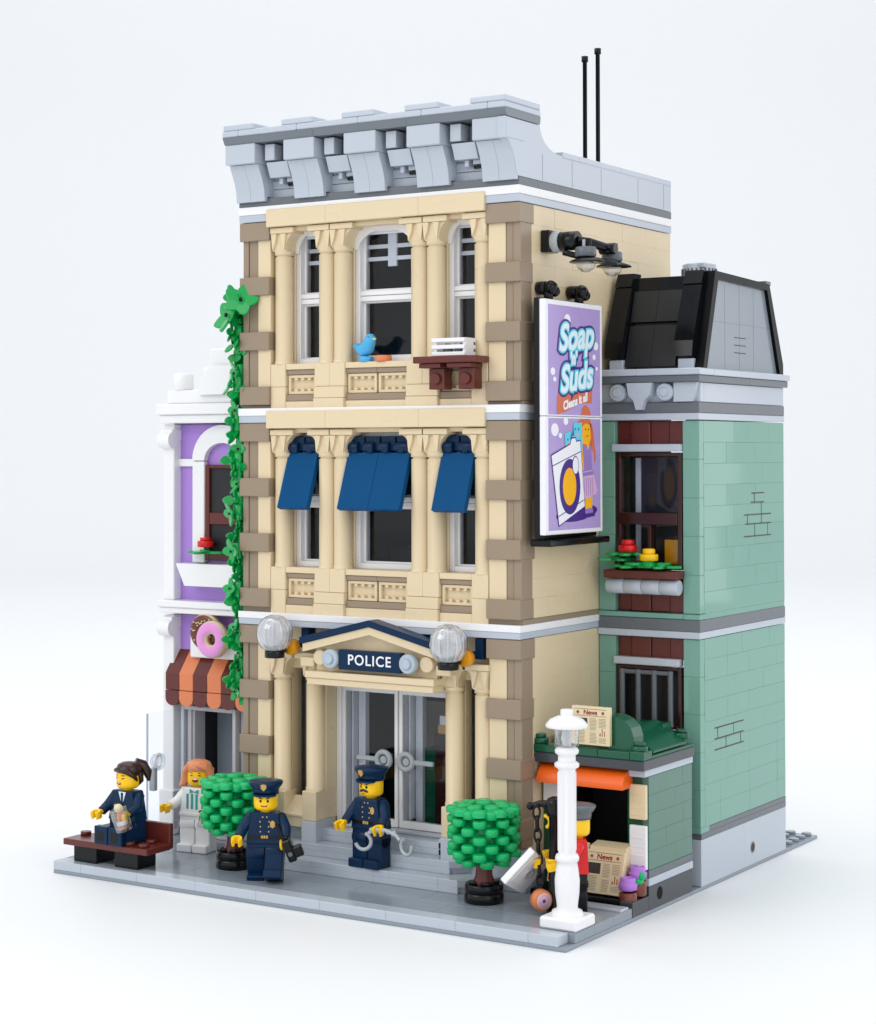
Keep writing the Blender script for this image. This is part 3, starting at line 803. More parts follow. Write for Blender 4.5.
r.prism([(sl(32.4)-.12, 32.4), (sl(32.4)+.3, 32.4), (sl(33.3)+.3, 33.3), (sl(33.3)-.12, 33.3)], 'x', 27.3, 30.4, 'black')
for a, b in ((26.3, 27.3), (30.4, 31.5)):
    r.prism([(sl(28.0)-.75, 28.0), (sl(28.0)+.2, 28.0), (sl(32.7)+.2, 32.7), (sl(32.7)-.55, 32.7), (sl(29)-.85, 29)], 'x', a, b, 'black')
    r.prism([(sl(32.7)-.65, 32.72), (sl(32.7)+.4, 32.72), (sl(33.6)+.4, 33.6), (sl(33.6)-.5, 33.6)], 'x', a, b, 'black')
    r.box(a+.2, b, 15.55, 16.2, 27.22, 27.85, 'light_grey')
# black barge boards of the gable
r.prism([(15.7, 27.21), (16.2, 27.21), (17.75, 33.05), (24.6, 32.85), (26.45, 27.21), (26.95, 27.21), (26.95, 27.9), (24.95, 33.25), (24.7, 33.3), (17.35, 33.55)], 'x', 31.4, 32.02, 'barge')
r.box(31.2, 32.0, 24.5, 25.2, 33.2, 33.5, 'dark_grey')
for y_ in (19.0, 21.0, 23.0): r.box(31.8, 31.828, y_, y_+.03, 27.3, 32.8, 'seam_grey', .002)
for z in (30.3, ): r.box(31.8, 31.828, 17.0, 25.6, z, z+.03, 'seam_grey', .002)
for z in (28.4, 28.9, 29.4): r.box(31.8, 31.835, 20.3, 21.9, z, z+.05, 'inside_dark', .004)
r.box(26.4, 31.4, 17.6, 24.7, 33.2, 33.35, 'dark_grey')
r.build('mansard_roof', GB)
ch = MB()
ch.cyl((29.2, 21.5, 32.4), .95, 1.45, 'light_grey', 'z', 28); 
for i in range(24):
    a_ = 2*PI*i/24; ch.box(29.2+.97*math.cos(a_)-.04, 29.2+.97*math.cos(a_)+.04, 21.5+.97*math.sin(a_)-.04, 21.5+.97*math.sin(a_)+.04, 32.6, 33.6, 'dark_grey', .01)
ch.box(28.8, 29.9, 20.6, 22.1, 33.6, 33.9, 'light_grey', .05)
ch.build('chimney', GB)
# cracked brick prints on the side wall
def bprint(y0, z0, rows):
    pr = MB()
    for (a, b, zz) in rows['h']: pr.box(31.995, 32.008, y0+a, y0+b, z0+.69*zz-.035, z0+.69*zz+.035, 'ink', .002)
    for (a, z_, z2_) in rows['v']: pr.box(31.995, 32.008, y0+a-.03, y0+a+.03, z0+.69*z_, z0+.69*z2_, 'ink', .002)
    pr.build('brick_print', gw)
bprint(21.1, 18.5, dict(h=[(0, 3.9, 0), (0.2, 3.9, 1.0), (0, 3.9, 1.75), (1.0, 2.9, 2.75), (1.1, 2.9, 3.5)], v=[(1.5, 0, 1.0), (3.4, 0, 1.0), (.5, 1.0, 1.75), (2.5, 1.0, 1.75), (2.5, 1.75, 2.75), (1.5, 2.75, 3.5)]))
bprint(17.0, 7.2, dict(h=[(0, 3.9, 0), (0, 3.9, .85), (0, 3.9, 1.7)], v=[(1.5, 0, .85), (3.5, 0, .85), (.4, .85, 1.7), (2.5, .85, 1.7)]))
# upper window
f = MB(); z0, z1, zm = 16.9, 23.2, 19.4
f.box(26.9, 31.0, 14.95, 15.6, 23.25, 23.65, 'light_grey', .04)
for a, b in ((27.05, 27.3), (30.7, 30.95)): f.box(a, b, 15.2, 15.9, z0, z1, 'dark_brown')
f.box(27.3, 30.7, 15.2, 15.9, z1-.22, z1, 'dark_brown'); f.box(27.3, 30.7, 15.15, 15.9, zm-.1, zm+.55, 'dark_brown'); f.box(27.3, 30.7, 15.2, 15.9, z0, z0+.3, 'dark_brown')
f.box(28.9, 29.1, 15.25, 15.9, z0+.3, zm-.1, 'dark_brown')
wo = f.build('window', GB)
f = MB(); f.box(27.35, 30.65, 15.45, 15.53, zm+.56, z1-.23, 'glass', .03); f.box(27.35, 30.65, 15.6, 15.64, z0+.3, zm-.1, 'glass', .005); f.build('pane', wo)
f = MB(); f.box(27.3, 30.7, 16.4, 16.5, z0, z1, 'inside_dark', .004); f.box(27.7, 28.0, 16.3, 16.39, z0+.4, z1-.3, 'white', .004); f.box(30.45, 30.52, 16.3, 16.39, 20.4, z1-.4, 'light_shade', .004)
f.box(29.7, 30.6, 15.7, 16.2, 17.2, 18.5, 'amber', .02); f.build('view_inside', wo)
# lower barred window
f = MB(); z0, z1 = 8.4, 11.7
f.box(26.95, 30.85, 15.0, 15.6, 11.75, 12.15, 'light_grey', .04)
for a, b in ((27.05, 27.25), (30.65, 30.85)): f.box(a, b, 15.25, 15.9, z0, z1, 'dark_brown')
f.box(27.25, 30.65, 15.25, 15.9, z1-.2, z1, 'dark_brown'); f.box(27.25, 30.65, 15.25, 15.9, z0, z0+.2, 'dark_brown')
f.box(27.25, 30.65, 15.86, 15.89, z0, z1, 'inside_dark', .004)
wo = f.build('barred_window', GB)
f = MB()
for x in (27.45, 28.4, 29.35, 30.3): f.tube([(x, 15.1, z0+.2), (x, 15.1, z1-.2)], .15, 'dark_grey')
f.box(27.3, 30.45, 15.0, 15.2, z1-.45, z1-.22, 'dark_grey', .05); f.box(27.3, 30.45, 15.0, 15.2, z0+.1, z0+.35, 'dark_grey', .05)
f.build('bars', wo)
f = MB(); f.box(26.75, 31.1, 14.2, 15.4, 16.45, 16.88, 'red_brown', .04)
for i in range(4): f.cyl((26.8+i*1.06, 14.75, 16.0), .42, 1.04, 'light_grey', 'x', 24, .03)
f.build('window_sill', GB)

# flowers in the window box
def leaf_plate(mb, c, mat='leaf_green', s=1.0, rz=0, n=4, tilt=0):
    o = mb.M.copy(); mb.M = o @ Matrix.Translation(c) @ Matrix.Rotation(tilt, 4, 'X') @ Matrix.Rotation(rz, 4, 'Z') @ Matrix.Scale(s, 4)
    mb.cyl((0, 0, -.08), .34, .22, mat, 'z', 16)
    for i in range(n):
        a = 2*PI*i/n
        pts = []
        for k in range(10):
            t = k/9*PI*2
            u_ = .75+.5*math.cos(t); v_ = .34*math.sin(t)*(1-.25*math.cos(t))
            pts.append((u_*math.cos(a)-v_*math.sin(a), u_*math.sin(a)+v_*math.cos(a)))
        mb.prism(pts, 'z', -.08, .06, mat)
    mb.M = o
FB = thing('window_flowers', 'red flower and yellow flower on green leaves in the window box of the green house', 'flowers', (28.5, 14.7, 16.88))
f = MB(); leaf_plate(f, (28.0, 14.6, 17.75), s=.95, rz=.3); leaf_plate(f, (28.3, 14.6, 17.1), s=1.0, rz=0); leaf_plate(f, (29.3, 14.5, 17.25), s=1.0, rz=.5); leaf_plate(f, (27.4, 14.6, 17.45), s=.9, rz=.8); leaf_plate(f, (30.0, 14.6, 17.1), s=.9, rz=.2)
f.build('leaves', FB)
for x, z, mtl in ((28.05, 17.85, 'red'), (29.3, 17.4, 'yellow')):
    f = MB(); f.cyl((x, 14.6, z), .5, .35, mtl); f.cyl((x, 14.6, z+.35), .34, .3, mtl, b=.06); f.build('flower', FB)

# ================================================================== NEWS KIOSK
NK = thing('news_kiosk', 'green toy newsstand with an orange canopy and a newspaper sign, by the street lamp', 'kiosk', (29, 11.5, .34))
k = MB()
k.box(26.0, 31.4, 13.6, 14.0, .34, 7.2, 'inside_dark'); k.box(26.0, 26.4, 9.2, 13.6, .34, 7.2, 'inside_dark')
tiled(k, 'x', 32.0, .35, 8.9, 14.05, 2.2, 6.9, 5, 'kiosk_green', (2, 3, 2), .015)
k.box(31.3, 31.66, 8.95, 13.6, 2.2, 6.9, 'inside_dark')
k.box(26.4, 31.3, 9.3, 13.6, .5, .7, 'inside_dark')
k.box(30.8, 31.64, 8.88, 9.6, 2.2, 6.9, 'dark_green'); k.box(26.0, 26.6, 8.88, 9.6, .7, 6.9, 'dark_green')
k.box(31.3, 32.02, 8.85, 14.06, 1.82, 2.19, 'dark_grey', .02); k.box(31.3, 32.04, 8.82, 14.08, 1.42, 1.81, 'light_grey', .03)
k.box(31.3, 32.0, 8.86, 14.05, .21, 1.41, 'slate', .02); k.box(31.3, 32.0, 7.0, 8.85, .21, .95, 'slate', .02)
k.cyl((31.98, 10.1, .88), .33, .03, 'hole_shade', 'x', 20, .005)  # flat black disc: shade of the pin hole given as colour
k.box(26.2, 31.29, 7.05, 9.3, .66, 1.0, 'black', .02); k.box(26.6, 30.8, 8.3, 9.2, 1.0, 1.9, 'black', .02)
k.build('wall', NK)
k = MB()
k.box(31.1, 32.04, 8.4, 14.1, 6.92, 7.28, 'light_grey', .03)
k.box(25.7, 32.2, 7.9, 14.0, 7.3, 7.8, 'slate', .04)
k.box(25.7, 29.6, 7.88, 8.9, 7.81, 8.2, 'dark_green', .04); k.box(29.61, 31.4, 7.88, 8.9, 7.81, 8.2, 'dark_green', .04); k.box(31.41, 32.2, 7.88, 8.9, 7.81, 8.25, 'dark_green', .04)
k.box(25.7, 32.18, 8.9, 14.0, 7.81, 7.95, 'dark_green', .03)
k.prism([(30.2, 8.0), (31.98, 8.0), (31.98, 8.12), (30.3, 9.15), (30.2, 9.15)], 'y', 9.45, 11.4, 'dark_green')
k.prism([(30.2, 8.0), (31.98, 8.0), (31.98, 8.12), (30.3, 9.15), (30.2, 9.15)], 'y', 11.42, 13.4, 'dark_green')
k.box(26.2, 30.19, 9.6, 13.9, 7.95, 8.5, 'dark_green'); k.box(28.2, 30.9, 12.9, 13.9, 8.5, 9.0, 'dark_green')
pts = [(8.2, 8.2), (10.0, 8.2), (10.0, 10.1)]+[(8.3+1.7*(1-math.sin(a)), 8.4+1.65*math.sin(a)+0.0) for a in (1.45, 1.2, .9, .6, .3)]
pts = [(30.0, 8.0), (31.45, 8.0), (31.45, 8.9), (31.3, 9.35), (30.95, 9.7), (30.5, 9.88), (30.0, 9.9)]
k.prism(pts, 'y', 8.3, 9.4, 'dark_green')
for (x, y_) in ((31.75, 8.35), (31.55, 13.75), (26.1, 8.35)):
    k.cyl((x, y_, 8.2), .42, .3, 'dark_green', b=.05); k.cyl((x, y_, 8.5), .3, .2, 'dark_green', b=.04)
k.build('roof', NK)
k = MB()
for a, b in ((26.2, 28.2), (28.21, 31.1)):
    pts = [(8.9, 7.2), (8.9, 6.9)]
    pts = [(9.0, 7.28)]+[(8.9-1.2*math.sin(PI/2*q_/12), 6.3+.97*math.cos(PI/2*q_/12)) for q_ in range(13)]+[(9.0, 6.3)]
    k.prism(pts, 'x', a, b, 'orange')
k.build('canopy', NK)
def newspaper(parent, M, w_, h_):
    """tan tile printed like a front page; M: local x right, y up, z out of the page"""
    n = MB(); n.M = M
    n.box(-w_/2, w_/2, -h_/2, h_/2, -.3, 0, 'paper', .03); page = n.build('page', parent)
    q = MB(); q.M = M
    q.box(-w_*.42, w_*.42, h_*.255, h_*.265, 0, .006, 'ink', .001)
    q.box(-w_*.42, w_*.42, h_*.43, h_*.44, 0, .006, 'ink', .001)
    q.box(-w_*.42, -w_*.08, -h_*.05, h_*.2, 0, .007, 'ink', .001)
    for cx_, z_t, z_b in ((-.31, -.1, -.43), (-.06, .2, -.43) if 0 else (-.02, .0, -.43), (.30, -.2, -.43)):
        pass
    for (a, b, t, bt) in ((-.42, -.14, -.1, -.44), (-.02, .17, .2, -.12), (-.02, .17, -.17, -.44), (.22, .42, .2, -.02), (.22, .42, -.3, -.44)):
        z = t
        while z > bt:
            q.box(w_*a, w_*(b-random.uniform(0, .03)), h_*z-.028, h_*z, 0, .006, 'print_grey', .001); z -= .036
    for sx_ in (-.33, .33):
        for j in range(3):
            o = q.M.copy(); q.M = M @ Matrix.Translation((w_*sx_, h_*.345, 0)) @ Matrix.Rotation(j*PI/3, 4, 'Z'); q.box(-.09, .09, -.022, .022, 0, .006+.001*j, 'ink_red', .001); q.M = o
    q.box(w_*.3, w_*.32, -h_*.25, -h_*.06, 0, .006, 'ink_red', .001); q.box(w_*.36, w_*.38, -h_*.25, -h_*.12, 0, .006, 'ink_red', .001)
    q.box(w_*.24, w_*.27, -h_*.25, -h_*.18, 0, .006, 'ink_red', .001)
    q.build('print', page)
    text_mesh('headline', 'News', h_*.17, M @ Matrix.Translation((0, h_*.345, .003)), 'ink_red', page, .003, .012, 0, .4, 1.0)
SG = thing('roof_sign', 'newspaper shaped sign headed News, standing on the green kiosk roof', 'sign', (29, 8.1, 8.2))
newspaper(SG, Matrix.Translation((29.2, 7.95, 9.35)) @ FRONT, 2.15, 1.95)
NP = thing('newspaper', 'newspaper headed News propped on the kiosk counter beside the purple flowers', 'newspaper', (29.9, 8, 1.0))
newspaper(NP, Matrix.Translation((30.1, 7.55, 2.15)) @ Matrix.Rotation(-.26, 4, 'X') @ FRONT, 2.2, 2.15)
MG = thing('magazine', 'red fronted magazine with a tan edge leaning on the kiosk counter, between lamp and newspaper', 'magazine', (27.9, 8, 1.0))
mgM = Matrix.Translation((27.98, 7.7, 2.42)) @ Matrix.Rotation(-.26, 4, 'X') @ FRONT
k = MB(); k.M = mgM; k.box(-1.05, 1.05, -1.08, 1.08, -.3, 0, 'paper', .03); mgo = k.build('cover', MG)
k = MB(); k.M = mgM; k.box(-.98, .93, -1.0, 1.0, 0, .01, 'red', .004); k.build('print', mgo)
k = MB(); k.prism([(7.9, 1.9), (8.9, 1.9), (8.9, 3.45), (8.1, 3.3)], 'x', 29.1, 31.1, 'paper')
tag(k.build('paper_stand', origin=(29.9, 8.3, 1.9)), 'plain tan block behind the propped newspaper on the kiosk counter', 'stand')
for (z0, z1, mtl, lb) in ((4.75, 6.5, 'paper', 'tan magazine clipped to the kiosk post just below the canopy'), (2.25, 4.45, 'white', 'white magazine clipped to the kiosk post above the purple flowers')):
    k = MB(); k.box(31.02, 31.96, 8.62, 8.84, z0, z1, mtl, .04)
    for j in range(4): k.box(31.12, 31.84, 8.6, 8.63, z0+.2+(z1-z0-.4)*j/4, z0+.3+(z1-z0-.4)*j/4, mtl, .01)
    tag(k.build('magazine', origin=(31.5, 8.8, z0)), lb, 'magazine')
k = MB(); k.box(26.1, 27.0, 8.6, 8.85, 4.9, 6.2, 'white', .04)
tag(k.build('magazine', origin=(26.5, 8.8, 4.9)), 'white magazine on the kiosk post beside the station wall, behind the pole', 'magazine')
for (x, y_, z, lb, lf) in ((31.5, 7.5, .92, 'purple flower in a brown pot at the pavement edge, lower of two at the kiosk', 0), (31.62, 8.35, 1.35, 'purple flower in a brown pot against the kiosk post, higher and with a green leaf', 1)):
    t = thing('potted_flower', lb, 'potted flower', (x, y_, z-.3), 0, 'potted flowers at the kiosk')
    p = MB(); p.cyl((x, y_, z-.3), .45, .72, 'warm_brown', b=.05); p.build('pot', t)
    p = MB(); p.cyl((x, y_, z+.5), .33, .3, 'medium_lavender'); p.lathe([(.36, .15), (.47, .17), (.47, .44), (.45, .46), (.38, .47), (.38, .72), (.36, .74), (.30, .74), (.28, .66), (.01, .66)], (x, y_, z+.4), 'medium_lavender', 24); p.build('blossom', t)
    if lf: p = MB(); p.ball((x+.15, y_-.25, z+.45), .3, 'bright_green', 12, (1, 1, .6)); p.ball((x+.3, y_-.2, z+.7), .22, 'bright_green', 12); p.build('leaf', t)

# ================================================================== BILLBOARD
BB = thing('billboard', 'lilac advertising panel for soap fixed to the station side wall', 'billboard', (26.8, 10.1, 18.6))
k = MB()
k.box(26.55, 26.85, 6.92, 13.3, 18.75, 31.15, 'black', .04); k.box(26.0, 26.54, 8.5, 12.5, 19.5, 30.5, 'black', .04); k.box(26.3, 27.5, 6.9, 13.6, 18.4, 18.74, 'black', .06)
k.build('backing', BB)
pn = MB()
for z0, z1 in ((18.98, 25.06), (25.09, 31.08)): pn.box(26.86, 27.2, 6.95, 13.3, z0, z1, 'poster_white', .03)
pno = pn.build('panel', BB)
def flat(name, pts, mat, d, par=pno, th=.008):
    q = MB(); q.prism([(6.95+u, 18.98+v) for u, v in pts], 'x', 27.2+d-.006, 27.2+d+th, mat); return q.build(name, par)
ell = lambda cu, cv, a, b, t=0, n=26: [(cu+a*math.cos(2*PI*i/n)*math.cos(t)-b*math.sin(2*PI*i/n)*math.sin(t), cv+a*math.cos(2*PI*i/n)*math.sin(t)+b*math.sin(2*PI*i/n)*math.cos(t)) for i in range(n)]
art = MB()
def A(pts, mat, d): art.prism([(6.95+u, 18.98+v) for u, v in pts], 'x', 27.2+d-.004, 27.2+d+.004, mat)
A([(.32, .22), (6.1, .22), (6.1, 6.0), (.32, 6.0)], 'poster_lilac', .004)
A([(.32, 6.18), (6.1, 6.18), (6.1, 11.85), (.32, 11.85)], 'poster_lilac', .004)
for (u, v, q) in ((1.0, 5.4, .33), (1.3, 3.6, .22), (1.6, 5.1, .14), (.8, 8.4, .2), (1.0, 8.0, .13), (2.4, 11.15, .28), (5.6, 9.9, .22), (5.4, 9.3, .15), (5.7, 8.7, .1), (2.2, 5.85, .2)):
    A(ell(u, v, q*1.2, q), 'poster_white', .012)
# ribbon
A([(1.2, 5.99+.2), (2.2, 6.35), (3.6, 6.8), (5.1, 6.85), (5.2, 7.9), (1.25, 7.2)], 'poster_orange', .02)
# shadow, washing machine with towels, woman
A(ell(3.4, 1.05, 2.3, .42, .06), 'poster_purple', .012)
A([(3.6, 5.9), (3.75, 6.0), (4.9, 6.0), (5.3, 5.2), (5.55, 3.9), (5.2, 3.4), (3.9, 3.9)], 'poster_orange', .016)
A([(3.9, 6.2), (3.98, 6.55), (4.35, 6.75), (4.8, 6.55), (5.0, 6.2)], 'poster_orange', .018)
A([(4.0, 4.7), (4.0, 5.8), (4.9, 5.85), (5.0, 5.0), (4.7, 4.6)], 'poster_yellow', .024)
A([(4.0, 3.4), (4.1, 4.55), (4.9, 4.6), (5.2, 4.3), (5.3, 3.2), (4.6, 2.9)], 'poster_dress', .030)
A([(3.6, 3.2), (3.6, 4.3), (4.0, 4.5), (4.15, 3.3)], 'poster_yellow', .032)
A([(3.9, 1.9), (4.0, 3.2), (5.1, 3.3), (5.7, 2.2), (5.5, 2.0), (4.4, 1.75)], 'pale_pink', .036)
A([(4.3, 1.2), (4.3, 2.0), (5.1, 2.1), (5.1, 1.25)], 'poster_yellow', .028)
A([(4.3, .75), (4.3, 1.25), (5.1, 1.3), (5.3, .85)], 'poster_dress', .030)
A([(2.2, 3.7), (2.0, 5.2), (2.7, 5.35), (2.85, 5.0), (3.0, 5.75), (3.9, 5.8), (4.0, 4.5), (3.6, 3.5)], 'poster_cyan', .040)
A([(.52, 4.1), (2.6, 4.7), (2.7, 5.0), (3.2, 5.05), (3.3, 4.85), (3.75, 4.9), (4.25, 1.35), (1.35, .4)], 'poster_purple', .044)
A([(.57, 4.05), (2.62, 4.64), (2.75, 4.93), (3.15, 4.98), (3.27, 4.78), (3.7, 4.83), (4.2, 1.4), (1.38, .47)], 'poster_white', .048)
A([(.62, 3.55), (3.75, 4.3), (3.75, 4.25), (.62, 3.5)], 'poster_purple', .053)
A([(1.3, .95), (4.1, 1.75), (4.1, 1.7), (1.3, .9)], 'poster_purple', .053)
A(ell(2.55, 2.45, 1.15, 1.45), 'poster_purple', .055)
A(ell(2.5, 2.45, .74, .98), 'poster_yellow', .060)
A(ell(3.15, 3.55, .36, .5), 'poster_purple', .064); A(ell(3.15, 3.55, .31, .44), 'poster_white', .068)
# face, fringe, arm, belt, pleats and shoe of the drawn woman
A([(3.95, 5.6), (4.1, 5.95), (4.9, 5.98), (5.05, 5.3), (4.85, 5.7), (4.4, 5.78)], 'poster_orange', .034)
A([(4.85, 5.8), (5.15, 5.6), (5.5, 4.2), (5.25, 3.6), (5.05, 4.4)], 'poster_orange', .034)
A([(5.0, 4.35), (5.25, 4.2), (5.35, 3.3), (5.1, 3.2)], 'poster_lilac', .038)
A([(3.95, 3.15), (5.15, 3.25), (5.2, 3.05), (3.95, 2.95)], 'poster_dress', .042)
for q_ in range(5): A([(4.1+.26*q_, 1.95), (4.15+.26*q_, 1.95), (4.3+.2*q_, 2.9), (4.25+.2*q_, 2.9)], 'poster_dress', .042)
A([(4.25, .78), (4.25, .98), (5.35, 1.05), (5.4, .85)], 'poster_purple', .034)
A([(4.45, 4.62), (4.75, 4.62), (4.6, 4.35)], 'poster_yellow', .040)
A([(2.6, 4.9), (2.75, 5.3), (2.8, 4.9)], 'poster_purple', .043); A([(2.9, 5.1), (3.0, 5.6), (3.05, 5.1)], 'poster_purple', .043)
for (u, v) in ((2.35, 4.9), (3.2, 5.45), (3.55, 5.45)): A(ell(u, v, .05, .07), 'poster_purple', .046)
A([(3.1, 5.15), (3.7, 5.25), (3.5, 5.05)], 'pale_pink', .046); A([(2.3, 4.65), (2.6, 4.72), (2.45, 4.5)], 'red', .046)
A(ell(4.35, 5.45, .05, .05), 'ink', .030); A(ell(4.7, 5.45, .05, .05), 'ink', .030); A([(4.4, 5.1), (4.7, 5.15), (4.55, 5.05)], 'red', .030)
art.build('artwork', pno)
def adtext(s_, u, v, size, lay, nm, tilt=.12, sh=.35, sp=.92, sx=1.0):
    for (mat, bev, dd) in lay:
        M = Matrix.Translation((27.2+dd, 6.95+u, 18.98+v)) @ SIDE @ Matrix.Rotation(tilt, 4, 'Z')
        text_mesh(nm, s_, size, M, mat, pno, .01, bev, sh, .06, sp, True, sx)
L3 = (('poster_purple', .26, .035), ('poster_cyan', .145, .052), ('poster_pale', .055, .066))
adtext('Soap', 3.25, 10.25, 1.95, L3, 'lettering', .1, .3, 1.0, 1.02)
adtext("'n'", 2.95, 9.12, .85, L3, 'lettering', .1, .2, 1.0, 1.0)
adtext('Suds', 3.25, 8.12, 1.95, L3, 'lettering', .12, .3, 1.0, 1.0)
adtext('Cleans it all', 3.2, 6.88, .6, (('poster_white', .03, .036),), 'lettering', .2, .2, 1.0, .98)
for (y_, ) in ((8.4,), (11.8,)):
    q = MB(); q.cyl((26.0, y_, 31.75), .35, .5, 'black', 'x'); q.ball((26.75, y_, 31.75), .38, 'black', 14); q.ball((26.7, y_+.5, 31.6), .3, 'black', 12); q.cyl((26.6, y_, 31.1), .25, .5, 'black'); q.build('clamp', BB)
SP = thing('spotlight_arm', 'black arm on the station side wall carrying two grey spotlights above the billboard', 'spotlight', (26, 9.2, 34))
q = MB(); q.box(26.0, 26.5, 8.7, 9.7, 33.65, 34.8, 'black'); q.cyl((26.5, 9.2, 34.2), .56, .45, 'silver', 'x'); q.cyl((26.95, 9.2, 34.2), .5, 1.0, 'black', 'x')
q.tube([(27.9, 9.2, 34.2), (28.4, 9.6, 34.1), (28.6, 11.9, 33.9)], .24, 'black'); q.cyl((27.8, 9.6, 34.0), .3, .6, 'black', 'x'); q.cyl((28.2, 11.2, 33.9), .3, .9, 'black', 'x')
q.tube([(27.2, 9.0, 33.6), (28.6, 9.0, 33.2), (29.0, 11.5, 33.1)], .16, 'black')
q.build('arm', SP)
for y_ in (8.95, 11.95):
    q = MB(); x = 28.5; z = 33.2
    q.cyl((x, y_, z+.1), .55, .5, 'dark_grey', b=.05); q.tube([(x-.1, y_, z+.5), (x-.1, y_, z+1.0)], .09, 'silver'); q.tube([(x+.15, y_+.1, z+.5), (x+.15, y_+.1, z+1.05)], .13, 'black')
    q.lathe([(.3, z+.1), (.9, z-.12), (.95, z-.2), (.4, z-.16)], (x+.1, y_, 0), 'black', 24)
    so = q.build('spotlight_head', SP)
    q = MB(); q.lathe([(.35, z-.15), (.55, z-.25), (.45, z-.5), (.2, z-.68), (.001, z-.7)], (x, y_, 0), 'clear_plastic', 8, smooth=False); q.build('lens', so)

# ================================================================== STREET LAMP
SL = thing('street_lamp', 'tall white toy street lamp at the front pavement corner', 'street lamp', (31.0, 2.05, .68))
q = MB(); x, y_ = 31.0, 2.05
q.box(x-1, x+1, y_-1, y_+1, .685, 1.25, 'white', .1)
q.lathe([(.78, 1.25), (.72, 1.45), (.5, 1.55), (.5, 1.7), (.58, 2.3), (.6, 2.9), (.52, 3.5), (.48, 3.75), (.55, 3.8), (.58, 3.95), (.52, 4.1), (.42, 4.15), (.41, 8.1), (.42, 8.15), (.58, 8.25), (.6, 8.4), (.5, 8.48), (.42, 8.5), (.42, 8.8), (.56, 8.9), (.58, 9.05), (.5, 9.15), (.4, 9.2), (.01, 9.2)], (x, y_, 0), 'white', 8, smooth=False) if 0 else q.lathe([(.78, 1.25), (.72, 1.45), (.5, 1.55), (.5, 1.7), (.58, 2.3), (.6, 2.9), (.52, 3.5), (.48, 3.75), (.55, 3.8), (.58, 3.95), (.52, 4.1), (.42, 4.15), (.41, 8.1), (.42, 8.15), (.58, 8.25), (.6, 8.4), (.5, 8.48), (.42, 8.5), (.42, 8.8), (.56, 8.9), (.58, 9.05), (.5, 9.15), (.4, 9.2), (.01, 9.2)], (x, y_, 0), 'white', 28)
for i in range(8):
    a_ = 2*PI*i/8; q.tube([(x+.41*math.cos(a_), y_+.41*math.sin(a_), 4.3), (x+.41*math.cos(a_), y_+.41*math.sin(a_), 8.0)], .06, 'white', 6)
q.build('post', SL)
q = MB(); q.lathe([(.42, 9.2), (.56, 9.35), (.58, 10.0), (.5, 10.15)], (x, y_, 0), 'clear_plastic', 24); q.lathe([(.2, 9.2), (.3, 9.6), (.2, 10.1)], (x, y_, 0), 'frost', 8)
for i in range(4):
    a_ = PI/4+PI/2*i; q.tube([(x+.55*math.cos(a_), y_+.55*math.sin(a_), 9.2), (x+.55*math.cos(a_), y_+.55*math.sin(a_), 10.15)], .05, 'clear_plastic', 6)
q.build('lantern_glass', SL)
q = MB(); q.lathe([(.5, 10.1), (1.0, 10.12), (1.02, 10.25), (.8, 10.5), (.45, 10.66), (.3, 10.68), (.3, 10.95), (.25, 10.98), (.01, 10.98)], (x, y_, 0), 'white', 28); q.build('cap', SL)

# ================================================================== BENCH
BN = thing('bench', 'red-brown toy bench on two black bricks with a seated figure', 'bench', (3.6, 1.2, .68), 0)
q = MB(); q.box(.6, 6.6, .12, 2.15, 1.62, 1.96, 'red_brown', .035)
for xx, yy in ((1.0, 1.55), (5.0, .6), (6.0, .6), (5.6, 1.65)): q.stud(xx, yy, 1.96, 'red_brown')
q.build('seat', BN)
q = MB(); q.box(3.5, 6.5, 2.16, 2.5, 1.63, 3.0, 'red_brown', .035); q.build('backrest', BN)
for xx in (1.0, 3.95):
    q = MB(); q.box(xx, xx+1.65, .55, 2.1, .685, 1.61, 'black', .03); q.build('leg', BN)

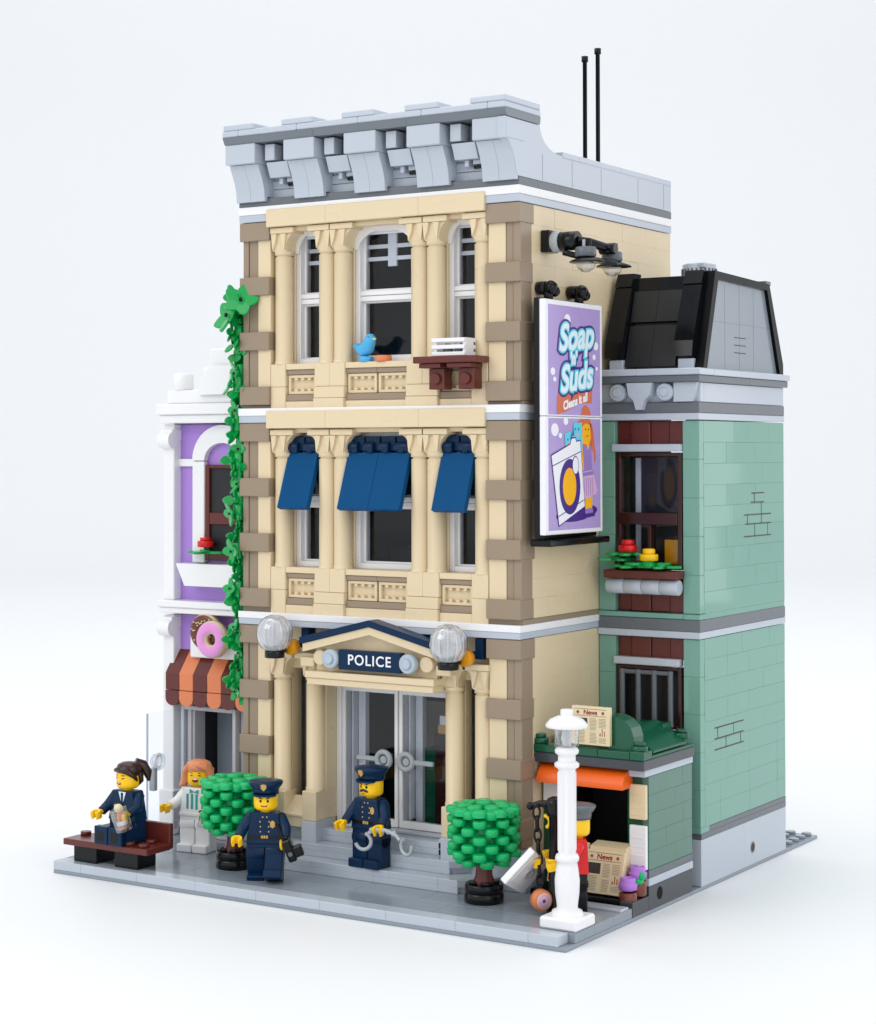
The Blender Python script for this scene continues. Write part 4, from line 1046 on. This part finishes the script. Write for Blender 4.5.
# ================================================================== TREES
def tree(x, y_, lb):
    t = thing('round_tree', lb, 'tree', (x, y_, .68), 0, 'round toy trees')
    q = MB(); q.cyl((x, y_, .685), 1.0, .5, 'black', b=.06, seg=32); q.cyl((x, y_, 1.19), .98, .42, 'black', b=.06, seg=32)
    for i in range(4): q.stud(x+.5*math.cos(PI/4+i*PI/2), y_+.5*math.sin(PI/4+i*PI/2), 1.6, 'black', h=.15)
    q.build('planter', t)
    q = MB(); q.lathe([(.52, 1.6), (.52, 1.8), (.44, 2.0), (.36, 2.9), (.34, 3.2)], (x, y_, 0), 'red_brown', 24); q.build('trunk', t)
    q = MB(); n = 8
    o = Matrix.Translation((x, y_, 0))
    for r_ in range(7):
        z = 2.78+r_*.41
        R = 1.1 if r_ == 0 else (1.52 if r_ < 6 else 1.4)
        m_ = n if r_ else 7
        for i in range(m_):
            a = 2*PI*(i+(.5 if r_ % 2 else 0))/m_
            q.M = o @ Matrix.Rotation(a, 4, 'Z') @ Matrix.Translation((R, 0, z)) @ Matrix.Rotation(.12, 4, 'Y')
            q.lathe([(.3, -.19), (.355, -.17), (.355, .1), (.32, .16), (.27, .19), (.001, .2)], (0, 0, 0), 'bright_green', 14)
            q.M = o @ Matrix.Rotation(a, 4, 'Z')
            q.box(R*.45, R-.1, -.18, .18, z-.2, z+.0, 'bright_green', .05)
    q.M = o
    q.lathe([(.6, 2.75), (1.02, 2.9), (1.05, 5.1), (.6, 5.3), (.001, 5.3)], (0, 0, 0), 'bright_green', 20)
    for (R, m_, z) in ((1.0, 7, 5.5), (.0, 1, 5.62), (1.5, 9, 5.36)):
        for i in range(m_):
            a = 2*PI*(i+.3)/m_
            q.lathe([(.38, z-.2), (.41, z+.02), (.32, z+.14), (.001, z+.16)], (R*math.cos(a), R*math.sin(a), 0), 'bright_green', 14)
    q.M = Matrix.Identity(4)
    q.build('crown', t)
tree(9.5, 4.0, 'round green toy tree between the waitress and the walking officer')
tree(25.05, 4.35, 'round green toy tree by the steps, beside the white tile')

# ================================================================== IVY
IV = MB()
def petal_leaf(mb, c, s, tx, rz, n=5):
    o = mb.M.copy(); mb.M = Matrix.Translation(c) @ Matrix.Rotation(rz, 4, 'Z') @ Matrix.Rotation(tx, 4, 'X') @ Matrix.Scale(s, 4)
    mb.cyl((0, 0, -.25), .3, .4, 'leaf_green', b=.05, seg=14)
    for i in range(n):
        a = 2*PI*i/n
        pts = []
        for k in range(12):
            t = 2*PI*k/12
            u_ = .74+.52*math.cos(t); v_ = .44*math.sin(t)*(1-.35*math.cos(t))
            pts.append((u_, v_))
        sub = mb.M; mb.M = sub @ Matrix.Rotation(a, 4, 'Z') @ Matrix.Rotation(-.25, 4, 'Y')
        mb.prism(pts, 'z', -.1, .06, 'leaf_green'); mb.M = sub
    mb.cyl((0, 0, .1), .13, .2, 'black', seg=10)
    mb.M = o
zs_ = [31.5]+[30.7-.72*k_ for k_ in range(30)]
for i, z in enumerate(zs_):
    yy = 6.9+.35*math.sin(i*1.9)
    IV.cyl((7.6, yy+.2, z-.5), .3, .9, 'leaf_green', b=.06, seg=14)
    if i == 0:
        petal_leaf(IV, (7.3, 6.3, 30.9), .92, PI/2-.35, -.5); petal_leaf(IV, (8.25, 6.2, 31.7), .85, PI/2-.45, .5); petal_leaf(IV, (7.6, 6.4, 32.0), .6, PI/2+.3, -.2, 4)
    else:
        petal_leaf(IV, (7.42+.15*(i % 2), yy-.25, z+random.uniform(-.1, .1)), random.uniform(.46, .62), PI/2-.1+.4*math.sin(i*1.7), -1.1+.8*math.cos(i*2.3), 4 if i % 3 else 3)
        petal_leaf(IV, (7.75, yy+.1, z-.35), random.uniform(.4, .55), PI/2+random.uniform(-.4, .4), -.2-.6*(i % 3), 3)
for a, b in ((31.6, 25.6), (25.6, 14.6), (14.6, 9.2)):
    IV.tube([(7.8, 7.2, a), (7.7, 7.35, (a+b)/2), (7.8, 7.2, b)], .13, 'leaf_green')
tag(IV.build('climbing_ivy', origin=(7.8, 7, 9)), 'bright green toy vine climbing the station corner above the striped awning', 'vine')

# ---- flower in the lilac window
t = thing('window_flower', 'single red flower on a green leaf in the lilac shop window', 'flower', (3.1, 9.1, 16.75))
q = MB(); leaf_plate(q, (3.3, 9.25, 17.4), s=1.0, rz=.1); q.build('leaf', t)
q = MB(); q.cyl((3.3, 9.25, 17.7), .48, .35, 'red'); q.cyl((3.3, 9.25, 18.05), .33, .2, 'red'); q.build('flower', t)

# ================================================================== BIRD, TILE, SHELF, CRATE
t = thing('blue_bird', 'small blue toy bird perched on the top floor window ledge', 'bird', (16.5, 6.75, 28.1))
q = MB()
q.M = Matrix.Translation((16.2, 6.95, 28.12)) @ Matrix.Scale(.94, 4)
q.cyl((0, 0, 0), .42, .3, 'azure', b=.04)
q.M = Matrix.Translation((16.15, 6.95, 28.12)) @ Matrix.Scale(.94, 4) @ Matrix.Rotation(-.25, 4, 'Z')
q.tube([(-1.0, 0, .95), (-.75, 0, .92), (-.45, 0, .75), (-.1, 0, .68), (.2, 0, .85), (.4, 0, 1.15), (.45, 0, 1.4), (.44, 0, 1.58)], [.1, .2, .32, .45, .42, .34, .33, .14], 'azure', 16)
q.build('body', t)
q = MB(); q.M = Matrix.Translation((16.15, 6.95, 28.12)) @ Matrix.Scale(.94, 4) @ Matrix.Rotation(-.25, 4, 'Z'); q.lathe([(.09, 0), (.01, .24)], (.72, -.03, 1.28), 'yellow', 8, 'x')
q.ball((.55, -.27, 1.38), .05, 'black', 8); q.build('beak', t)
q = MB(); q.cyl((17.35, 6.9, 28.12), .45, .32, 'coral', b=.04)
tag(q.build('bird_dish', origin=(17.55, 6.9, 28.12)), 'small round orange-brown tile on the ledge in front of the blue bird', 'tile')
SH = thing('wall_shelf', 'dark red shelf on two brackets under the top floor window', 'shelf', (22.5, 6.2, 27))
q = MB(); q.box(20.35, 24.1, 5.1, 6.6, 27.85, 28.2, 'red_brown', .035); q.box(20.6, 21.9, 5.3, 6.6, 27.6, 27.84, 'red_brown', .03); q.box(22.3, 23.7, 5.3, 6.6, 27.6, 27.84, 'red_brown', .03); q.build('shelf_top', SH)
for xx in (20.95, 22.75):
    q = MB(); q.box(xx, xx+.92, 5.75, 6.6, 26.5, 27.59, 'red_brown', .03); q.stud(xx+.45, 5.58, 27.05, 'red_brown', 'y'); q.build('bracket', SH)
t = thing('white_crate', 'small white slatted crate on the dark red shelf', 'crate', (22.4, 5.9, 28.3))
q = MB(); q.M = Matrix.Translation((.15, 0, -.1))
for k_ in range(3): q.box(21.2, 23.2, 5.35, 5.5, 28.32+.36*k_, 28.32+.36*k_+.2, 'white', .02); q.box(21.2, 23.2, 6.35, 6.5, 28.32+.36*k_, 28.32+.36*k_+.2, 'white', .02)
for xx in (21.25, 23.0): q.box(xx, xx+.18, 5.5, 6.35, 28.32, 29.25, 'white', .02)
q.box(21.3, 23.1, 5.5, 6.4, 28.31, 28.4, 'white'); q.build('slats', t)
q = MB(); q.M = Matrix.Translation((.15, 0, -.1))
for xx in (21.9, 22.6): q.cyl((xx, 5.9, 28.4), .28, .45, 'dark_grey', b=.04)
q.build('jar', t)

# ================================================================== FIGURES
def hand(mb, c, d, up=(0, 0, 1), mat='yellow', s=1.0):
    """a clip hand: wrist peg and an open C-shaped grip"""
    c = Vector(c); d = Vector(d).normalized(); upv = Vector(up); sd = d.cross(upv).normalized(); upv = sd.cross(d)
    mb.tube([c-d*.12, c+d*.12], .13*s, mat, 10)
    ctr = c+d*.34*s
    n = 16; vs = []; fs = []
    for i in range(n+1):
        a = math.radians(38+284*i/n)
        for (rr_, zz) in ((.15, -.2), (.29, -.2), (.31, 0), (.29, .2), (.15, .2)):
            vs.append(ctr+(d*math.cos(a)+sd*math.sin(a))*rr_*s+upv*zz*s)
    for i in range(n):
        for k in range(5):
            k2 = (k+1) % 5
            fs.append([i*5+k, i*5+k2, (i+1)*5+k2, (i+1)*5+k])
    fs += [[0, 1, 2, 3, 4], [n*5+k for k in (4, 3, 2, 1, 0)]]
    mb.add(vs, fs, mat, False)
    return ctr
def figure(name, label, loc, rz, top, legs, armmat, head='yellow', arms=None, seated=False, legpose=(0, 0), headturn=0, face='smile'):
    t = thing(name, label, 'toy figure', loc, rz)
    b = MB(); I = Matrix.Identity(4)
    zt = 2.0 if not seated else 1.2
    if not seated:
        for sx_, ang in ((-1, legpose[0]), (1, legpose[1])):
            b.M = Matrix.Translation((0, 0, 1.55)) @ Matrix.Rotation(ang, 4, 'X') @ Matrix.Translation((0, 0, -1.55))
            a0, a1 = (-.98, -.03) if sx_ < 0 else (.03, .98)
            b.box(a0, a1, -.42, .42, .0, 1.6, legs, .05); b.box(a0, a1, -.78, -.43+.05, .0, .45, legs, .05)
            b.cyl((a0, 0, 1.52), .48, .95, legs, 'x', 20, .03)
        b.M = I
        b.box(-.97, .97, -.42, .42, 1.75, 2.0, legs, .04)
    else:
        for a0, a1 in ((-.98, -.03), (.03, .98)):
            b.box(a0, a1, -1.55, .3, .05, .95, legs, .05)
            b.box(a0, a1, -1.65, -1.2, .05, 1.0, legs, .04)
            # black plate painted in for the shade inside the hollow sole
            b.box(a0+.2, a1-.2, -1.66, -1.6, .2, .75, 'black', .01)
        b.box(-.97, .97, -.45, .45, .05, 1.2, legs, .05)
    # torso
    vs = []
    for (hw, hd, z) in ((.97, .48, zt), (.97, .48, zt+.05), (.72, .45, zt+1.5), (.66, .4, zt+1.6)):
        vs += [(-hw, -hd, z), (hw, -hd, z), (hw, hd, z), (-hw, hd, z)]
    fs = [[3, 2, 1, 0], [12, 13, 14, 15]]
    for k in range(3):
        for i in range(4): fs.append([4*k+i, 4*k+(i+1) % 4, 4*k+4+(i+1) % 4, 4*k+4+i])
    b.add(vs, fs, top)
    b.cyl((0, 0, zt+1.58), .3, .2, head, 'z', 20)
    # arms
    arms = arms or {}
    grips = []
    for sx_ in (-1, 1):
        fwd, out = arms.get(sx_, (.9, .25))
        sh = Vector((sx_*.78, 0, zt+1.32)); el = sh+Vector((sx_*(.28+out*.2), -.12-.25*math.sin(fwd), -.55))
        wr = el+Vector((sx_*out*.25, -.62*math.sin(fwd), -.62*math.cos(fwd)+.02))
        b.tube([sh+Vector((-sx_*.12, 0, .12)), sh, sh+(el-sh)*.5, el, el+(wr-el)*.55, wr], [.2, .33, .31, .29, .27, .26], armmat, 16)
        d_ = (wr-el).normalized(); d_ = (d_+Vector((0, -.5, .1))).normalized()
        g = hand(b, wr+d_*.12, d_, up=(0, -.3, 1) if fwd > .5 else (0, -1, 0), mat='yellow')
        grips.append(g)
    # head
    b.M = Matrix.Translation((0, 0, zt+1.7)) @ Matrix.Rotation(headturn, 4, 'Z')
    b.lathe([(.3, 0), (.52, .03), (.62, .14), (.64, .3), (.64, .8), (.6, .96), (.5, 1.03), (.3, 1.05), (.3, 1.22), (.01, 1.22)], (0, 0, 0), head, 28)
    HM = b.M.copy(); b.M = I
    body = b.build('body', t, True)
    fc = MB()
    def onface(ang, z, w_, h_, mat, rzz=0, lift=.0):
        fc.M = HM @ Matrix.Rotation(ang, 4, 'Z') @ Matrix.Translation((0, -.642-lift, z)) @ Matrix.Rotation(rzz, 4, 'Y')
        fc.lathe([(.5, 0), (.5, .012), (.001, .014)], (0, 0, 0), mat, 12, 'y') if 0 else None
        fc.M = fc.M @ Matrix.Diagonal((w_, 1, h_, 1))
        fc.lathe([(.5, 0.02), (.5, -.008), (.001, -.010)], (0, 0, 0), mat, 12, 'y')
    if face == 'laugh':
        for a in (-.38, .38): onface(a, .62, .2, .05, 'black', .2 if a > 0 else -.2); onface(a, .76, .2, .045, 'ink')
        onface(0, .36, .36, .24, 'ink_red'); onface(0, .42, .28, .09, 'white', 0, .006)
    elif face == 'wink':
        onface(-.38, .62, .11, .13, 'black'); onface(.38, .6, .22, .05, 'black', -.2)
        for a in (-.38, .38): onface(a, .76, .24, .05, 'ink')
        onface(-.05, .33, .32, .16, 'ink_red', .15); onface(-.05, .36, .22, .06, 'white', .15, .006)
    else:
        for a in (-.3, .3): onface(a, .54, .13, .15, 'black'); onface(a, .68, .26, .06, 'ink', -.25 if a > 0 else .25)
        if face == 'moustache':
            onface(-.19, .35, .36, .15, 'ink', -.35); onface(.19, .35, .36, .15, 'ink', .35); onface(0, .2, .2, .05, 'ink_red')
        elif face == 'smile':
            onface(0, .27, .3, .055, 'ink_red'); onface(-.22, .3, .1, .05, 'ink_red', .5); onface(.22, .3, .1, .05, 'ink_red', -.5)
    fc.build('face', body, True)
    return t, body, HM, zt, grips
def peaked_cap(t, HM, mat='navy', badge=True, visor=None):
    c = MB(); c.M = HM @ Matrix.Translation((0, 0, .07))
    c.lathe([(.67, .8), (.69, .78), (.7, .95), (.72, 1.08), (.84, 1.2), (.92, 1.36), (.9, 1.44), (.6, 1.5), (.001, 1.52)], (0, .02, 0), mat, 28)
    pts = [(-.6, -.35)]+[(.62*math.sin(a), -.5-.30*math.cos(a)) for a in [(-PI/2)+PI*i/10 for i in range(11)]]+[(.6, -.35)]
    o = c.M.copy(); c.M = o @ Matrix.Translation((0, 0, .90)) @ Matrix.Rotation(.12, 4, 'X')
    c.prism(pts, 'z', -.12, -.02, visor or mat); c.M = o
    c.build('cap', t, True)
    if badge:
        k = MB(); k.M = HM @ Matrix.Translation((0, -.85, 1.29)) @ Matrix.Rotation(.25, 4, 'X')
        k.prism([(-.15, .14), (0, .18), (.15, .14), (.14, -.05), (0, -.2), (-.14, -.05)], 'y', -.03, .06, 'gold'); k.build('cap_badge', t, True)
def uniform(t, zt):
    k = MB(); y0 = lambda z: -(.482-.03*(z-.05)/1.45)
    def at(x, z, w_, h_, mat, th=.014): k.box(x-w_/2, x+w_/2, y0(z)-th, y0(z)+.02, zt+z-h_/2, zt+z+h_/2, mat, .004)
    k.box(-.93, .93, -.50, .50, zt+.26, zt+.44, 'black', .01)
    for x in (-.13, 0, .13): at(x, .35, .1, .15, 'gold', .035)
    k.build('belt', t, True)
    k = MB()
    for z in (.62, .88, 1.14): 
        for x in (-.22, .22): at(x*(1 if z < 1 else 1.1), z, .07, .07, 'gold', .012)
    at(-.1, 1.38, .07, .07, 'gold'); at(.12, 1.38, .07, .07, 'gold')
    at(-.38, .95, .02, .9, 'black', .004)
    k.prism([(.3, zt+1.12), (.42, zt+1.22), (.54, zt+1.12), (.55, zt+.9), (.42, zt+.8), (.29, zt+.9)], 'y', -.475, -.44, 'gold')
    k.build('badge_and_buttons', t, True)
# walking officer with radio
t, bd, HM, zt, gr = figure('person', 'officer in navy uniform and cap striding on the pavement, holding a black radio', (12.85, 2.4, .685), .50, 'navy', 'navy', 'navy', legpose=(.36, -.36), arms={-1: (.9, .5), 1: (.7, .2)}, face='smile')
peaked_cap(t, HM); uniform(t, zt)
def put_in_world(t, p):
    M = Matrix.Translation(Vector(t['_b'])) @ Matrix.Rotation(t.rotation_euler.z, 4, 'Z'); return M @ Vector(p)
g = put_in_world(t, gr[1])
rd = thing('handheld_radio', 'black toy radio in the hand of the striding officer', 'radio', (g.x+.15, g.y, g.z), .5)
k = MB(); k.M = Matrix.Rotation(-.35, 4, 'Y') @ Matrix.Rotation(.2, 4, 'X') @ Matrix.Scale(1.3, 4); k.box(-.17, .17, -.2, .2, -.7, .25, 'black', .05); k.tube([(-.08, 0, .2), (-.08, 0, 1.0)], .08, 'black'); k.box(.12, .5, -.15, .15, -.6, -.15, 'black', .04); k.build('radio_case', rd, True)
k = MB(); k.M = Matrix.Rotation(-.35, 4, 'Y') @ Matrix.Rotation(.2, 4, 'X') @ Matrix.Scale(1.3, 4); k.cyl((.0, -.26, -.35), .1, .08, 'dark_grey', 'y'); k.build('knob', rd, True)
# moustached officer with handcuffs
t, bd, HM, zt, gr = figure('person', 'officer with a black moustache in navy uniform, on the lowest step holding handcuffs', (17.4, 5.62, 1.365), -.08, 'navy', 'navy', 'navy', arms={-1: (.8, .2), 1: (.8, .5)}, headturn=-.05, face='moustache')
peaked_cap(t, HM); uniform(t, zt)
g = put_in_world(t, gr[1])
hc = thing('handcuffs', 'grey toy handcuffs hanging from the moustached officer hand', 'handcuffs', tuple(g))
k = MB()
k.tube([(-.55, -.05, -.15), (-.3, 0, .0), (0, 0, .05), (.4, 0, .1), (.75, 0, .02), (1.2, -.1, -.1), (1.5, -.2, -.3)], .1, 'silver')
for i in range(5): k.ball((-.4+.35*i, 0, .02+.03*math.sin(i)), .14, 'silver', 10)
k.build('chain', hc, True)
k = MB(); k.M = Matrix.Translation((-.85, -.1, -.6)) @ Matrix.Rotation(.3, 4, 'Z'); k.torus((0, 0, 0), .42, .1, 'silver', 'y', 24, 10, -2.9, 1.3); k.build('cuff', hc, True)
k = MB(); k.M = Matrix.Translation((1.95, -.3, -.55)) @ Matrix.Rotation(-.3, 4, 'Z'); k.torus((0, 0, 0), .42, .1, 'silver', 'y', 24, 10, -4.1, .3); k.build('cuff', hc, True)
# waitress
t, bd, HM, zt, gr = figure('person', 'waitress figure in white with turquoise stripes and ginger hair, at the shop door', (5.05, 6.45, .685), .12, 'white', 'white', 'white', arms={-1: (1.2, .5), 1: (.9, .1)}, headturn=.25, face='laugh')
k = MB()
for x in (-.5, -.2, .1): k.box(x, x+.13, -.50, -.44, zt+.4, zt+1.25, 'teal', .005)
k.prism([(-.28, zt+1.52), (0, zt+1.36), (.28, zt+1.52), (.28, zt+1.28), (0, zt+1.38), (-.28, zt+1.28)], 'y', -.5, -.42, 'teal'); k.box(-.97, .97, -.5, .5, zt+.02, zt+.2, 'white', .02)
k.build('apron', t, True)
k = MB(); k.M = HM
k.lathe([(.66, .75), (.74, .9), (.76, 1.05), (.66, 1.28), (.4, 1.42), (.001, 1.46)], (0, .06, 0), 'nougat', 24)
for sx_ in (-1, 1): k.tube([(sx_*.45, -.42, 1.15), (sx_*.68, -.2, .8), (sx_*.72, -.05, .4), (sx_*.86, -.12, .08), (sx_*1.0, -.3, -.02)], [.16, .24, .28, .22, .08], 'nougat', 12)
k.tube([(-.5, .35, .9), (-.45, .5, .3), (-.3, .55, -.05)], [.3, .3, .15], 'nougat'); k.tube([(.5, .35, .9), (.45, .5, .3), (.3, .55, -.05)], [.3, .3, .15], 'nougat'); k.tube([(0, .45, 1.0), (0, .6, .4), (0, .6, 0)], [.35, .36, .2], 'nougat')
k.tube([(-.15, -.5, 1.22), (.25, -.56, 1.15), (.55, -.4, .95)], [.12, .18, .14], 'nougat')
k.build('hair', t, True)
g = put_in_world(t, gr[1])
cp = thing('coffee_pot', 'clear toy jug in the hand of the waitress, half hidden by the tree', 'jug', tuple(g))
k = MB(); k.lathe([(.2, -.6), (.34, -.5), (.34, -.1), (.22, .15), (.26, .25)], (0, -.1, 0), 'clear_plastic', 20); k.build('jug_body', cp, True)
k = MB(); k.torus((.3, -.1, -.2), .2, .05, 'black', 'y'); k.lathe([(.24, .25), (.2, .32), (.001, .34)], (0, -.1, 0), 'black', 16); k.build('lid', cp, True)
# seated woman
t, bd, HM, zt, gr = figure('person', 'figure in a navy suit with a dark ponytail, seated winking on the bench', (4.05, 1.55, 1.93), -.02, 'navy', 'navy', 'navy', arms={-1: (1.02, .12), 1: (1.1, -.4)}, seated=True, headturn=-.1, face='wink')
k = MB()
k.prism([(-.26, zt+1.55), (.26, zt+1.55), (.02, zt+.85), (-.02, zt+.85)], 'y', -.48, -.43, 'poster_pale'); k.prism([(-.08, zt+1.5), (.08, zt+1.5), (.06, zt+.9), (0, zt+.82), (-.06, zt+.9)], 'y', -.5, -.45, 'navy')
k.build('shirt_and_tie', t, True)
k = MB(); k.cyl((-.5, -.5, zt+.75), .1, .05, 'silver', 'y'); k.build('badge', t, True)
k = MB(); k.M = HM
k.lathe([(.66, .72), (.7, .85), (.72, 1.05), (.62, 1.3), (.35, 1.42), (.001, 1.45)], (0, .08, 0), 'hair_brown', 24)
k.tube([(-.5, -.45, .98), (0, -.62, 1.08), (.45, -.5, 1.0), (.62, -.1, .7), (.6, .1, .45)], [.12, .16, .18, .14, .08], 'hair_brown', 12)
k.tube([(0, .5, 1.3), (.25, .85, 1.15), (.45, 1.05, .75), (.5, 1.1, .3)], [.3, .32, .26, .08], 'hair_brown', 14)
k.tube([(.6, .35, .9), (.55, .45, .4), (.4, .4, .15)], [.18, .16, .06], 'hair_brown', 12)
k.build('hair', t, True)
g = put_in_world(t, gr[1])
cu = thing('glass_jar', 'clear toy cup of dessert held in front of the seated figure', 'cup', (g.x, g.y-.15, g.z))
k = MB(); k.M = Matrix.Rotation(-.22, 4, 'Y') @ Matrix.Rotation(.15, 4, 'X'); k.lathe([(.001, -.78), (.42, -.78), (.47, -.7), (.5, .45), (.44, .5), (.42, .42), (.4, -.66), (.001, -.68)], (0, 0, 0), 'clear_plastic', 24); k.build('cup', cu, True)
k = MB(); k.M = Matrix.Rotation(-.22, 4, 'Y') @ Matrix.Rotation(.15, 4, 'X'); k.cyl((0, 0, -.62), .34, .16, 'coral'); k.cyl((0, 0, -.44), .3, .24, 'poster_white'); k.cyl((0, 0, -.18), .14, .5, 'coral'); k.ball((0, 0, .5), .25, 'paper', 12); k.build('dessert', cu, True)
# customer with pole behind the lamp
t, bd, HM, zt, gr = figure('person', 'figure in a red top and dark cap gripping the black pole behind the street lamp', (29.95, 5.05, .685), -1.0, 'red', 'black', 'red', arms={-1: (1.25, .0), 1: (1.1, .0)}, headturn=-.1, face='plain')
peaked_cap(t, HM, 'dark_grey', False, 'dark_grey')
PL = thing('black_pole', 'tall black pole beside the street lamp with a hook arm at its top', 'pole', (29.2, 4.15, .685))
k = MB(); x, y_ = 29.2, 4.15
k.lathe([(.42, .69), (.42, .9), (.3, 1.0), (.3, 5.4), (.4, 5.45), (.44, 5.7), (.44, 6.0), (.36, 6.25), (.15, 6.35), (.001, 6.35)], (x, y_, 0), 'black', 20); k.build('post', PL)
k = MB(); k.tube([(x-.3, y_, 5.95), (x-.8, y_-.1, 5.95), (x-1.25, y_-.2, 5.8)], [.2, .16, .12], 'black'); k.ball((x-1.25, y_-.2, 5.8), .2, 'black', 12); k.build('hook_arm', PL)
CH = thing('hanging_chain', 'black toy chain with yellow clips hanging from the pole hook', 'chain', (x-1.1, y_-.2, 5.7))
k = MB(); zz = 5.55
cx_ = x-.85
for i in range(7):
    k.M = Matrix.Translation((cx_+.03*i, y_-.3, zz)) @ Matrix.Rotation((PI/2 if i % 2 else 0)+.4, 4, 'Z') @ Matrix.Diagonal((.62, 1, 1.25, 1))
    k.torus((0, 0, 0), .26, .085, 'black', 'y', 20, 8); zz -= .56
k.M = Matrix.Identity(4); k.build('links', CH)
k = MB(); k.torus((cx_+.35, y_-.1, 5.1), .28, .1, 'yellow', 'y', 16, 8, -1.2, 1.6); k.build('clip', CH)
k = MB(); k.box(cx_-.1, cx_+.25, y_-.45, y_-.2, 2.8, 3.3, 'yellow', .04); k.build('clip', CH)
k = MB(); k.torus((x, y_, 3.25), .38, .11, 'yellow', 'z', 18, 8, -3.6, .4); k.build('clip', PL)
DT = MB()
DT.M = Matrix.Translation((cx_+.55, y_-.75, 1.4)) @ Matrix.Rotation(1.0, 4, 'Z') @ Matrix.Scale(.9, 4)
DT.lathe([(.001, -.2), (.42, -.2), (.56, -.12), (.58, .3), (.5, .36), (.001, .36)], (0, 0, 0), 'coral', 28, 'y'); DT.lathe([(.001, -.215), (.43, -.215), (.43, -.2)], (0, 0, 0), 'paper', 24, 'y'); DT.lathe([(.001, -.225), (.37, -.225), (.37, -.2)], (0, 0, 0), 'pale_pink', 24, 'y'); DT.lathe([(.001, -.235), (.1, -.235), (.12, -.21)], (0, 0, 0), 'choc', 12, 'y')
tag(DT.build('toy_donut', origin=(cx_+.75, y_-.75, .69)), 'round orange tile printed with a pink donut, on the pavement below the chain', 'donut')
nv = Vector((.812, -.193, -.55)).normalized(); av = Vector((-.581, -.356, -.732)).normalized(); bv = nv.cross(av)
TILE_M = Matrix((nv, av, bv)).transposed().to_4x4()
k = MB(); k.M = Matrix.Translation((27.85, 3.9, 2.5)) @ TILE_M @ Matrix.Scale(1.1, 4)
k.box(-.36, .0, -.98, .98, -.95, .95, 'white', .04); k.box(.0, .03, -.7, .7, -.75, .75, 'white', .01); k.lathe([(.28, 0), (.28, .06), (.2, .06), (.2, 0.02)], (.02, 0, 0), 'light_shade', 20, 'x')
tag(k.build('white_tile', origin=(27.3, 3.9, .69)), 'white square tile tilted on its corner between the tree and the pole', 'tile')
for o in bpy.data.objects:
    if '_b' in o: del o['_b']
